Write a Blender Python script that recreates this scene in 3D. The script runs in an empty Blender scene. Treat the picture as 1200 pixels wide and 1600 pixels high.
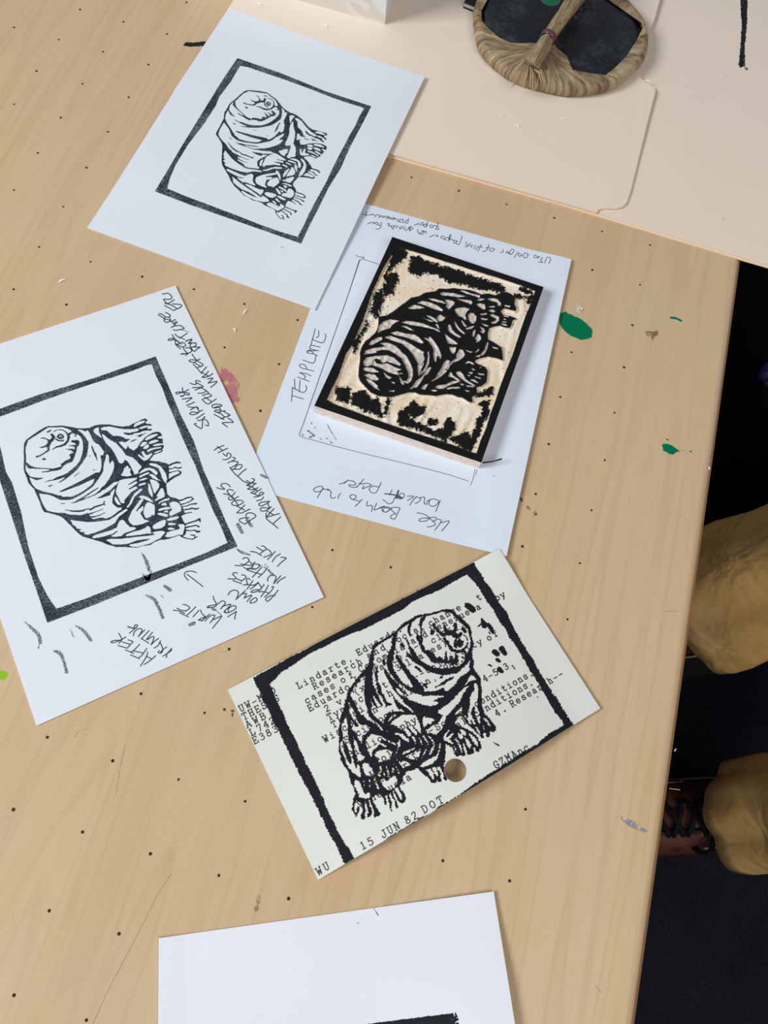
import bpy, math, random
import numpy as np
from mathutils import Matrix, Vector

C = bpy.context.scene.collection
TZ = 0.74                                   # table top height (m)

# ------------------------------------------------------------------ camera
F_PX, CAM_H = 1178.5, 303.3                 # focal length in px of a 1200x1600 frame, height above table (mm)
AX, AY = 0.3587, -0.08307
Rx = np.array([[1, 0, 0], [0, math.cos(AX), -math.sin(AX)], [0, math.sin(AX), math.cos(AX)]])
Ry = np.array([[math.cos(AY), 0, math.sin(AY)], [0, 1, 0], [-math.sin(AY), 0, math.cos(AY)]])
R = Ry @ Rx
cam = bpy.data.cameras.new('camera')
cam.sensor_fit = 'VERTICAL'; cam.sensor_height = 32.0; cam.sensor_width = 24.0
cam.lens = F_PX / 1600 * 32.0
cam.clip_start = 0.01; cam.clip_end = 50
co = bpy.data.objects.new('camera', cam); C.objects.link(co)
M4 = Matrix([list(R[i]) + [0] for i in range(3)] + [[0, 0, 0, 1]])
M4.translation = Vector((0, 0, TZ + CAM_H / 1000))
co.matrix_world = M4
bpy.context.scene.camera = co

# ------------------------------------------------------------------ light: overcast room + window to the left + added fill
sc = bpy.context.scene
w = bpy.data.worlds.new('world'); sc.world = w; w.use_nodes = True
w.node_tree.nodes['Background'].inputs[0].default_value = (0.80, 0.88, 1.0, 1)
w.node_tree.nodes['Background'].inputs[1].default_value = 0.245
def area(name, loc, target, size, size_y, power, col):
    l = bpy.data.lights.new(name, 'AREA'); l.shape = 'RECTANGLE'; l.size = size; l.size_y = size_y
    l.energy = power; l.color = col
    o = bpy.data.objects.new(name, l); C.objects.link(o)
    o.location = loc
    o.rotation_euler = (Vector(target) - Vector(loc)).to_track_quat('-Z', 'Y').to_euler()
    return o
area('window_light', (-1.42, -0.12, TZ + 1.08), (0, 0.05, TZ), 0.7, 0.6, 32.5, (0.90, 0.95, 1.0))
area('right_fill_light', (0.65, -0.85, TZ + 1.35), (0.25, 0.0, TZ - 0.3), 1.0, 0.8, 12.0, (1.0, 0.95, 0.88))  # added fill from an unseen source, brightens floor and trousers at right
sc.view_settings.view_transform = 'Standard'; sc.view_settings.look = 'None'
sc.view_settings.gamma = 1.0; sc.view_settings.exposure = -0.08
sc.view_settings.use_curve_mapping = False

# ------------------------------------------------------------------ measuring helpers (mm on the table plane)
def at(x, y, z=0.0):
    """point of the scene (mm) seen at photo position x,y when it lies z mm above the table"""
    x = np.asarray(x, float); y = np.asarray(y, float); z = np.asarray(z, float)
    d = np.stack([(x - 600) / F_PX, -(y - 800) / F_PX, -np.ones_like(x)], -1) @ R.T
    t = (z - CAM_H) / d[..., 2]
    return np.stack([t * d[..., 0], t * d[..., 1]], -1)
def to_photo(P):
    P = np.asarray(P, float)
    q = (P - np.array([0, 0, CAM_H])) @ R
    return np.stack([600 + F_PX * q[..., 0] / -q[..., 2], 800 - F_PX * q[..., 1] / -q[..., 2]], -1)
def W(P):                                   # mm -> world metres
    P = np.asarray(P, float) / 1000.0
    P = P.copy(); P[..., 2] += TZ
    return P
def sm(a, b, x):
    t = np.clip((np.asarray(x, float) - a) / (b - a), 0, 1)
    return t * t * (3 - 2 * t)

# ------------------------------------------------------------------ object helpers
def mesh_obj(name, verts, faces, mat, parent=None, smooth=False, mm=True):
    me = bpy.data.meshes.new(name)
    v = W(verts) if mm else np.asarray(verts, float)
    me.from_pydata([tuple(p) for p in v.tolist()], [], faces)
    me.update()
    if mat is not None: me.materials.append(mat)
    if smooth: me.polygons.foreach_set('use_smooth', [True] * len(me.polygons))
    o = bpy.data.objects.new(name, me); C.objects.link(o)
    if parent is not None: o.parent = parent
    return o
def tag(o, label=None, cat=None, group=None, kind=None):
    if label: o['label'] = label
    if cat: o['category'] = cat
    if group: o['group'] = group
    if kind: o['kind'] = kind
    return o
def empty(name, label, cat, group=None):
    o = bpy.data.objects.new(name, None); C.objects.link(o); o.empty_display_size = 0.01
    return tag(o, label, cat, group)
def prism(poly, z0, z1):
    """closed slab over a polygon (mm)"""
    n = len(poly)
    v = [(x, y, z0) for x, y in poly] + [(x, y, z1) for x, y in poly]
    f = [list(range(n))[::-1], list(range(n, 2 * n))] + [[i, (i + 1) % n, n + (i + 1) % n, n + i] for i in range(n)]
    a = sum(poly[i][0] * poly[(i + 1) % n][1] - poly[(i + 1) % n][0] * poly[i][1] for i in range(n))
    if a < 0: f = [q[::-1] for q in f]
    return v, f
def tube(path, rad, n=10, cap=True):
    path = np.asarray(path, float); m = len(path)
    rad = np.broadcast_to(np.asarray(rad, float), (m,))
    v = []; f = []
    up = np.array([0.1, 0.2, 1.0])
    for i in range(m):
        t = path[min(i + 1, m - 1)] - path[max(i - 1, 0)]; t /= np.linalg.norm(t) + 1e-9
        a = np.cross(t, up); a /= np.linalg.norm(a) + 1e-9; b = np.cross(t, a)
        for k in range(n):
            th = 2 * math.pi * k / n
            v.append(path[i] + rad[i] * (math.cos(th) * a + math.sin(th) * b))
    for i in range(m - 1):
        for k in range(n):
            f.append([i * n + k, i * n + (k + 1) % n, (i + 1) * n + (k + 1) % n, (i + 1) * n + k])
    if cap:
        f.append(list(range(n))[::-1]); f.append([(m - 1) * n + k for k in range(n)])
    return v, f

# ------------------------------------------------------------------ materials
def mat(name, col, rough=0.6, spec=0.3, metal=0.0):
    m = bpy.data.materials.new(name); m.use_nodes = True
    b = m.node_tree.nodes['Principled BSDF']
    b.inputs['Base Color'].default_value = (*col, 1); b.inputs['Roughness'].default_value = rough
    b.inputs['Specular IOR Level'].default_value = spec; b.inputs['Metallic'].default_value = metal
    return m
class NT:
    def __init__(s, m):
        s.m = m; s.t = m.node_tree; s.b = s.t.nodes['Principled BSDF']
        s.co = s.t.nodes.new('ShaderNodeTexCoord')
    def link(s, a, b): s.t.links.new(a, b)
    def noise(s, scale, detail=4, rough=0.55, vec=None, stretch=None, rot=0.0, dist=0.0):
        m0 = s.t.nodes.new('ShaderNodeMapping'); s.link(s.co.outputs['Object'], m0.inputs[0])
        m0.inputs['Rotation'].default_value = (0, 0, rot)
        mp = s.t.nodes.new('ShaderNodeMapping'); s.link(m0.outputs[0], mp.inputs[0])
        if stretch: mp.inputs['Scale'].default_value = stretch
        n = s.t.nodes.new('ShaderNodeTexNoise'); n.inputs['Scale'].default_value = scale
        n.inputs['Detail'].default_value = detail; n.inputs['Roughness'].default_value = rough
        n.inputs['Distortion'].default_value = dist
        s.link(mp.outputs[0], n.inputs['Vector']); return n.outputs[0]
    def ramp(s, src, stops):
        r = s.t.nodes.new('ShaderNodeValToRGB'); s.link(src, r.inputs[0])
        e = r.color_ramp.elements
        while len(e) < len(stops): e.new(0.5)
        for i, (p, c) in enumerate(stops):
            e[i].position = p; e[i].color = (*c, 1) if len(c) == 3 else c
        return r.outputs[0]
    def mix(s, fac, a, b, mode='MIX'):
        m = s.t.nodes.new('ShaderNodeMix'); m.data_type = 'RGBA'; m.blend_type = mode
        for k, x in ((0, fac), (6, a), (7, b)):
            if isinstance(x, (tuple, float, int)):
                m.inputs[k].default_value = (*x, 1) if isinstance(x, tuple) else x
            else: s.link(x, m.inputs[k])
        return m.outputs[2]
    def bump(s, src, strength, dist):
        b = s.t.nodes.new('ShaderNodeBump'); b.inputs['Strength'].default_value = strength
        b.inputs['Distance'].default_value = dist; s.link(src, b.inputs['Height'])
        s.link(b.outputs[0], s.b.inputs['Normal'])
    def color(s, src): s.link(src, s.b.inputs['Base Color'])
    def attr(s, name):
        a = s.t.nodes.new('ShaderNodeAttribute'); a.attribute_name = name; return a

GRAIN = math.radians(16.1)                  # the grain and the peg rows follow the table's right edge
def wood_mat():
    m = mat('birch_tabletop', (0.6, 0.42, 0.25), 0.40, 0.3); n = NT(m)
    a = n.noise(7, 3, 0.5, stretch=(3.4, 0.22, 1), rot=GRAIN, dist=0.05)
    b = n.noise(150, 3, 0.6, stretch=(2.4, 0.10, 1), rot=GRAIN)
    c = n.noise(9.0, 3, 0.55); d = n.noise(34.0, 3, 0.6)
    col = n.ramp(a, [(0.30, (0.545, 0.375, 0.205)), (0.50, (0.60, 0.425, 0.242)), (0.72, (0.635, 0.465, 0.28))])
    line = (0.49, 0.315, 0.160)
    # thin growth lines where the long noise crosses set levels
    for lv in (0.36, 0.42, 0.475, 0.53, 0.59, 0.65):
        k = n.ramp(a, [(lv - 0.020, (0, 0, 0)), (lv - 0.002, (0.42, 0.42, 0.42)), (lv + 0.004, (0, 0, 0))])
        col = n.mix(k, col, line)
    col = n.mix(0.10, col, n.ramp(b, [(0.35, (0.46, 0.30, 0.15)), (0.6, (0.70, 0.51, 0.31))]))
    col = n.mix(n.ramp(c, [(0.40, (0, 0, 0)), (0.72, (0.5, 0.5, 0.5))]), col, (0.585, 0.445, 0.285))
    col = n.mix(n.ramp(d, [(0.45, (0, 0, 0)), (0.75, (0.28, 0.28, 0.28))]), col, (0.60, 0.385, 0.20))
    n.color(col); n.bump(b, 0.05, 0.0004); return m
M_WOOD = wood_mat()
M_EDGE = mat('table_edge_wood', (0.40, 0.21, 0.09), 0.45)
def paper_mat(name, col, var=0.03, rough=0.62, spec=0.25):
    m = mat(name, col, rough, spec); n = NT(m)
    k = n.noise(30, 4)
    n.color(n.mix(k, tuple(c * (1 - var) for c in col), tuple(min(1, c * (1 + var)) for c in col)))
    n.bump(n.noise(900, 3), 0.05, 0.0002); return m
M_CARD = paper_mat('white_card_stock', (0.735, 0.755, 0.80))
M_PAPER = paper_mat('copier_paper', (0.70, 0.755, 0.83), 0.015)
M_CARDB = paper_mat('cream_white_index_card', (0.715, 0.72, 0.65), 0.02)
M_CARDD = paper_mat('heavy_white_card', (0.78, 0.785, 0.82), 0.02)
M_MANILA = paper_mat('manila_folder_card', (0.80, 0.68, 0.555), 0.03)
M_MANGLOW = mat('manila_edge_glow', (0.85, 0.50, 0.22), 0.7)  # orange glow along the folder edges, put into the side colour
def ink_mat(name, base, speck, lo, hi, scale, rough=0.5):
    m = mat(name, base, rough, 0.14); n = NT(m)
    a = n.noise(scale, 5, 0.75); b = n.noise(110, 3, 0.6)
    s = n.mix(0.22, a, b)
    n.color(n.ramp(s, [(0.0, base), (lo, base), (hi, speck)])); return m
M_INK = ink_mat('relief_ink', (0.018, 0.024, 0.038), (0.24, 0.27, 0.32), 0.50, 0.68, 1800)
M_INKF = ink_mat('relief_ink_border', (0.020, 0.026, 0.040), (0.36, 0.38, 0.43), 0.485, 0.68, 1500)
M_INKK = ink_mat('heavy_relief_ink', (0.012, 0.013, 0.016), (0.10, 0.10, 0.10), 0.56, 0.74, 2000, 0.42)
M_TYPE = mat('typewriter_ink', (0.045, 0.043, 0.04), 0.6)
M_PEN = mat('black_pen_ink', (0.035, 0.05, 0.075), 0.5)
M_PENT = mat('blue_black_pen_ink', (0.06, 0.085, 0.12), 0.5)
def smudge_mat():
    m = mat('ink_smudge', (0.3, 0.32, 0.37), 0.6); n = NT(m)
    s = n.noise(1500, 5, 0.8)
    n.color(n.ramp(s, [(0.46, (0.07, 0.08, 0.10)), (0.66, (0.60, 0.62, 0.68))])); return m
M_SMUDGE = smudge_mat()

# ------------------------------------------------------------------ 2-D shape field -> mesh (marching squares)
class Field:
    """positive inside the ink; lengths in its own units"""
    def __init__(s, x0, y0, x1, y1, step):
        s.x0, s.y0, s.h = x0, y0, step
        s.nx = int((x1 - x0) / step) + 1; s.ny = int((y1 - y0) / step) + 1
        s.X, s.Y = np.meshgrid(x0 + np.arange(s.nx) * step, y0 + np.arange(s.ny) * step)
        s.F = np.full((s.ny, s.nx), -3.0)
    def win(s, P, pad):
        a = np.floor((P.min(0) - pad - [s.x0, s.y0]) / s.h).astype(int)
        b = np.ceil((P.max(0) + pad - [s.x0, s.y0]) / s.h).astype(int) + 1
        i0, j0 = max(a[0], 0), max(a[1], 0); i1, j1 = min(b[0], s.nx), min(b[1], s.ny)
        return (slice(j0, max(j1, j0)), slice(i0, max(i1, i0)))
    def polysd(s, P):
        w = s.win(P, 2.5); X, Y = s.X[w], s.Y[w]
        if X.size == 0: return w, None
        ins = np.zeros(X.shape, bool); d2 = np.full(X.shape, 1e9)
        n = len(P)
        for i in range(n):
            x1, y1 = P[i]; x2, y2 = P[(i + 1) % n]
            ex, ey = x2 - x1, y2 - y1
            t = np.clip(((X - x1) * ex + (Y - y1) * ey) / (ex * ex + ey * ey + 1e-12), 0, 1)
            d2 = np.minimum(d2, (X - x1 - t * ex) ** 2 + (Y - y1 - t * ey) ** 2)
            c = ((y1 > Y) != (y2 > Y))
            xi = x1 + (Y - y1) * ex / (ey if abs(ey) > 1e-12 else 1e-12)
            ins ^= c & (X < xi)
        d = np.sqrt(d2); return w, np.where(ins, d, -d)
    def poly(s, P):
        w, d = s.polysd(np.asarray(P, float))
        if d is not None: s.F[w] = np.maximum(s.F[w], d)
    def cut(s, P):
        w, d = s.polysd(np.asarray(P, float))
        if d is not None: s.F[w] = np.minimum(s.F[w], -d)
    def stroke(s, P, r):
        P = np.asarray(P, float); r = np.broadcast_to(np.asarray(r, float), (len(P),))
        for i in range(max(len(P) - 1, 1)):
            a = P[i]; b = P[min(i + 1, len(P) - 1)]; ra = r[i]; rb = r[min(i + 1, len(P) - 1)]
            w = s.win(np.array([a, b]), max(ra, rb) + 1.5); X, Y = s.X[w], s.Y[w]
            if X.size == 0: continue
            e = b - a
            t = np.clip(((X - a[0]) * e[0] + (Y - a[1]) * e[1]) / (e @ e + 1e-12), 0, 1)
            d = np.hypot(X - a[0] - t * e[0], Y - a[1] - t * e[1])
            s.F[w] = np.maximum(s.F[w], ra + t * (rb - ra) - d)
    def sample(s, x, y, F=None):
        F = s.F if F is None else F
        u = np.clip((x - s.x0) / s.h, 0, s.nx - 1.001); v = np.clip((y - s.y0) / s.h, 0, s.ny - 1.001)
        i = u.astype(int); j = v.astype(int); fu = u - i; fv = v - j
        return (F[j, i] * (1 - fu) * (1 - fv) + F[j, i + 1] * fu * (1 - fv) + F[j + 1, i] * (1 - fu) * fv + F[j + 1, i + 1] * fu * fv)
    def mesh(s, F=None, maxrun=24):
        """returns xy vertices and faces of the region F>0"""
        F = s.F if F is None else F
        ny, nx = F.shape; I = F > 0
        ids = {}; V = []; faces = []
        c = np.stack([I[:-1, :-1], I[:-1, 1:], I[1:, 1:], I[1:, :-1]], -1)
        k = c.sum(-1)
        def node(j, i):
            q = ('n', j, i)
            if q not in ids: ids[q] = len(V); V.append((s.x0 + i * s.h, s.y0 + j * s.h))
            return ids[q]
        def edge(j1, i1, j2, i2):
            q = (j1, i1, j2, i2) if (j1, i1) < (j2, i2) else (j2, i2, j1, i1)
            if q not in ids:
                a, b = F[q[0], q[1]], F[q[2], q[3]]; t = a / (a - b)
                ids[q] = len(V)
                V.append((s.x0 + (q[1] + t * (q[3] - q[1])) * s.h, s.y0 + (q[0] + t * (q[2] - q[0])) * s.h))
            return ids[q]
        off = ((0, 0), (0, 1), (1, 1), (1, 0))
        for j, i in np.argwhere((k > 0) & (k < 4)).tolist():
            f = []
            for a in range(4):
                b = (a + 1) % 4
                ja, ia = j + off[a][0], i + off[a][1]; jb, ib = j + off[b][0], i + off[b][1]
                if I[ja, ia]: f.append(node(ja, ia))
                if I[ja, ia] != I[jb, ib]: f.append(edge(ja, ia, jb, ib))
            if len(f) > 2: faces.append(f)
        full = (k == 4)
        for j in np.nonzero(full.any(1))[0].tolist():
            row = np.nonzero(full[j])[0].tolist(); st = row[0]; pr = st
            for i in row[1:] + [None]:
                if i is None or i != pr + 1 or i - st >= maxrun:
                    faces.append([node(j, st), node(j, pr + 1), node(j + 1, pr + 1), node(j + 1, st)])
                    st = i
                pr = i
        return np.array(V, float).reshape(-1, 2), faces

# ------------------------------------------------------------------ sheets of paper with a little lift
class Sheet:
    def __init__(s, corners, h, thick=0.28):
        s.h = h; s.th = thick
        st = np.array([(0, 0), (1, 0), (1, 1), (0, 1)], float)
        z = h(st[:, 0], st[:, 1]); c = np.asarray(corners, float)
        s.P = at(c[:, 0], c[:, 1], z)                       # corners in mm
        s.size = (np.linalg.norm(s.P[1] - s.P[0]), np.linalg.norm(s.P[3] - s.P[0]))
    def xy(s, u, v):
        u = np.asarray(u)[..., None]; v = np.asarray(v)[..., None]
        return (1 - u) * (1 - v) * s.P[0] + u * (1 - v) * s.P[1] + u * v * s.P[2] + (1 - u) * v * s.P[3]
    def inv(s, X):
        u = np.full(X.shape[:-1], .5); v = u.copy()
        for _ in range(5):
            r = X - s.xy(u, v)
            du = (1 - v)[..., None] * (s.P[1] - s.P[0]) + v[..., None] * (s.P[2] - s.P[3])
            dv = (1 - u)[..., None] * (s.P[3] - s.P[0]) + u[..., None] * (s.P[2] - s.P[1])
            det = du[..., 0] * dv[..., 1] - du[..., 1] * dv[..., 0]
            u = u + (r[..., 0] * dv[..., 1] - r[..., 1] * dv[..., 0]) / det
            v = v + (du[..., 0] * r[..., 1] - du[..., 1] * r[..., 0]) / det
        return u, v
    def lift(s, X, dz=0.05):                                # plane xy (mm) -> point on the sheet's top
        u, v = s.inv(X); z = s.h(np.clip(u, -.02, 1.02), np.clip(v, -.02, 1.02)) + dz
        return np.concatenate([X, z[..., None]], -1)
    def on(s, x, y, dz=0.05):                               # photo position -> point on the sheet
        z = np.full(np.shape(x), 1.0)
        for _ in range(6):
            X = at(x, y, z); u, v = s.inv(X); z = s.h(np.clip(u, -.02, 1.02), np.clip(v, -.02, 1.02))
        return np.concatenate([at(x, y, z), (z + dz)[..., None]], -1)
    def build(s, name, material, parent, nu=26, nv=30, hole=None):
        U, V_ = np.meshgrid(np.linspace(0, 1, nu + 1), np.linspace(0, 1, nv + 1))
        X = s.xy(U, V_); Z = s.h(U, V_)
        top = np.concatenate([X, Z[..., None]], -1).reshape(-1, 3); bot = top.copy(); bot[:, 2] -= s.th
        n = len(top); v = np.concatenate([top, bot]).tolist(); f = []
        W1 = nu + 1
        rem = set()
        if hole:
            hu, hv, n_, ring = hole                         # cell block removed around the punched hole
            for j in range(nv):
                for i in range(nu):
                    if hu[0] <= i < hu[1] and hv[0] <= j < hv[1]: rem.add((j, i))
        for j in range(nv):
            for i in range(nu):
                if (j, i) in rem: continue
                a = j * W1 + i; q = [a, a + W1, a + W1 + 1, a + 1]
                f.append(q); f.append([n + k for k in q[::-1]])
        def side(a, b): f.append([a, b, n + b, n + a])
        for i in range(nu): side(i, i + 1); side(nv * W1 + i + 1, nv * W1 + i)
        for j in range(nv): side((j + 1) * W1, j * W1); side(j * W1 + nu, (j + 1) * W1 + nu)
        if hole:
            (i0, i1), (j0, j1) = hole[0], hole[1]
            loop = [(j0, i) for i in range(i0, i1)] + [(j, i1) for j in range(j0, j1)] + [(j1, i) for i in range(i1, i0, -1)] + [(j, i0) for j in range(j1, j0, -1)]
            base = len(v); c, r = ring
            pts = []
            for (j, i) in loop:
                p = top[j * W1 + i][:2]; d = (p - c); d = d / np.linalg.norm(d) * r + c; pts.append(d)
            pts = s.lift(np.array(pts), 0).tolist()
            v += pts; v += [[p[0], p[1], p[2] - s.th] for p in pts]; m = len(loop)
            for k in range(m):
                k2 = (k + 1) % m; a = loop[k][0] * W1 + loop[k][1]; b = loop[k2][0] * W1 + loop[k2][1]
                f.append([a, base + k, base + k2, b]); f.append([n + b, base + m + k2, base + m + k, n + a])
                f.append([base + k, base + m + k, base + m + k2, base + k2])
        return mesh_obj(name, v, f, material, parent, smooth=False)

# ================================================================== SETTING
# table top
e1 = at(1163, 405); e2 = at(1000, 1600); ed = (e1 - e2) / np.linalg.norm(e1 - e2)   # right edge, pointing away
nr = np.array([ed[1], -ed[0]])                                                       # to the right of it
def tbl(a, b): return e1 + ed * a + nr * b                                           # along edge, out from edge (mm)
import bmesh
def build_table():
    root = empty('table', 'pale birch plywood table with rows of small drilled holes and a rounded right edge', 'table')
    # tabletop cross-section swept along the edge: rounded right side
    r = 6.0; prof = [(-1250, 0)]
    prof += [(-r + r * math.sin(t), -r + r * math.cos(t)) for t in np.linspace(0, math.pi / 2, 9)]
    prof += [(0, -22), (-2, -26), (-1250, -26)]
    A0, A1 = -700, 620; v = []; f = []
    for a in (A0, A1):
        for b, z in prof: p = tbl(a, b); v.append((p[0], p[1], z))
    n = len(prof)
    for i in range(n): f.append([i, (i + 1) % n, n + (i + 1) % n, n + i])
    f.append(list(range(n))[::-1]); f.append([n + i for i in range(n)])
    o = mesh_obj('tabletop', v, f, M_WOOD, root)
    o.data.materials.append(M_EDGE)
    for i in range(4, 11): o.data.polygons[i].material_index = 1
    for a, b in ((A0 + 60, -60), (A1 - 60, -60), (A0 + 60, -1190), (A1 - 60, -1190)):
        p = tbl(a, b); q = [p + ed * x + nr * y for x, y in ((-22, -22), (22, -22), (22, 22), (-22, 22))]
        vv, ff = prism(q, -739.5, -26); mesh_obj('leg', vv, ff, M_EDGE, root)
    return root
table = build_table()
# drilled holes: a 1-inch lattice, shallow dark dimples with a darker rim
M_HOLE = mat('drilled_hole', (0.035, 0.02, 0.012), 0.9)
HOLES_SEEN = [(22,43),(92,62),(161,81),(232,101),(57,111),(129,131),(201,152),(22,163),(95,184),(169,206),(125,15),(193,34),(261,53),(59,239),(135,262),(22,297),
    (188,1131),(74,1152),(21,1265),(129,1300),(235,1334),(279,1218),(383,1252),(77,1423),(186,1459),(342,1368),(22,1555),(135,1594),(451,1404),
    (1000,445),(988,508),(975,574),(960,645),(893,550.5),(875.5,620.5),(857.5,694),(945,719),(718,277),(787,299),(303,452),(382,475),(465,500),(351,543),(436,569),(407,642)]
def holes():
    seen = at(*np.array(HOLES_SEEN, float).T)
    o0 = np.array([-150.16, 380.02]); hu = np.array([24.665, -6.930]); hv = np.array([7.596, 24.590])
    v = []; f = []; rnd = random.Random(3)
    for i in range(-16, 18):
        for j in range(-24, 14):
            c = o0 + hu * i + hv * j
            k = np.argmin(np.linalg.norm(seen - c, axis=1))
            if np.linalg.norm(seen[k] - c) < 5: c = seen[k]
            if (c - e1) @ nr > -38: continue
            px = to_photo(np.array([c[0], c[1], 0]))
            if not (-60 < px[0] < 1260 and -60 < px[1] < 1680): continue
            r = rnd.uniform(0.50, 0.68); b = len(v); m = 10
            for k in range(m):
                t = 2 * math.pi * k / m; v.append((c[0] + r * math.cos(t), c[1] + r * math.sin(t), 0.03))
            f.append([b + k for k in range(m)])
    o = mesh_obj('drilled_hole', v, f, M_HOLE, table); o['kind'] = 'stuff'; o['label'] = 'rows of tiny dark drilled holes'
holes()
# floor
def floor():
    m = mat('charcoal_carpet', (0.02, 0.024, 0.035), 0.95, 0.1); n = NT(m)
    a = n.noise(260, 5, 0.7, stretch=(1, 2.2, 1)); b = n.noise(14, 3)
    c = n.ramp(a, [(0.35, (0.006, 0.008, 0.013)), (0.65, (0.036, 0.040, 0.055))])
    n.color(n.mix(n.ramp(b, [(0.35, (0, 0, 0)), (0.7, (0.6, 0.6, 0.6))]), c, (0.012, 0.014, 0.022)))
    n.bump(a, 0.6, 0.004)
    o = mesh_obj('floor', [(-2.5, -2.2, 0), (2.6, -2.2, 0), (2.6, 2.6, 0), (-2.5, 2.6, 0)], [[0, 1, 2, 3]], m, mm=False)
    o['kind'] = 'structure'
floor()

# ================================================================== THE RELIEF DESIGN (a bear-like water animal inside a border)
# traced on the largest print; every list names its measuring window
CR = {'1': (30, 650, 12), '2': (30, 740, 12), '3': (120, 650, 12), '4': (120, 740, 12), '5': (210, 650, 12), '6': (210, 740, 12),
      '7': (90, 780, 12), '8': (180, 780, 12), '9': (240, 770, 12), 'X': (180, 690, 12),
      'a': (240, 440, 12), 'b': (270, 520, 12), 'c': (270, 590, 12), 'd': (320, 680, 12), 'e': (350, 740, 12), 'f': (350, 840, 12),
      'g': (270, 890, 12), 'h': (170, 960, 10.909), 'p': (0, 0, 1),
      'A': (560, 320, 7.5), 'B': (700, 350, 6.667), 'C': (440, 500, 11.43), 'D': (480, 730, 8.571), 'E': (590, 740, 9.231),
      'F': (540, 380, 12), 'G': (460, 640, 12), 'H': (700, 700, 8.889),
      'q': (560, 370, 8), 'r': (700, 400, 8), 's': (485, 500, 8), 't': (620, 520, 8), 'u': (600, 600, 6.667)}
def pts(s):
    out = []; c = CR['p']
    for tk in s.split():
        if ',' not in tk: c = CR[tk]; continue
        q = [float(k) for k in tk.split(',')]
        out.append((c[0] + q[0] / c[2], c[1] + q[1] / c[2]) + ((q[2] / c[2],) if len(q) > 2 else ()))
    return out
SIL = """1 545,190 700,188 800,180 900,195 1000,212 1090,232 3 120,232 240,222 330,180 430,160 600,158 720,180 850,200 980,185 1050,145 1200,80
5 130,70 200,45 248,75 215,105 200,130 240,150 300,150 328,175 310,190 265,180 235,220 260,245 330,240 318,272 290,275 240,310 150,360 80,410 0,465
3 990,495 935,540 940,590 965,550 975,600 1020,620 1060,655 1130,600 1180,520 5 110,500 160,450 200,400 300,335 380,305 440,295 480,310 515,350 510,378 470,385 430,400 440,420 490,425 525,420 535,500
530,545 552,548 545,600 520,620 528,650 510,680 440,700 370,725 340,760 280,835 380,845 450,850 520,870 575,880 590,915 640,935 650,1000 645,1080 640,1190
6 650,110 620,150 600,200 590,230 605,260 605,330 620,390 680,440 780,460 850,505 9 480,160 520,240 560,300 580,370 540,400 520,450 550,520 590,580 600,650 610,740 590,790 540,820 500,790
380,830 290,860 200,880 130,880 0,930 8 660,855 500,880 400,910 300,905 180,895 50,895 7 1120,900 950,855 820,800 640,750 470,700 380,630 250,500 170,420 100,350 40,315
2 600,750 465,720 430,660 380,520 310,360 280,290 220,230 170,170 150,90 110,0 1 110,1080 85,1000 90,800 85,650 90,520 130,450 250,360 400,260 500,205"""
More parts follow.
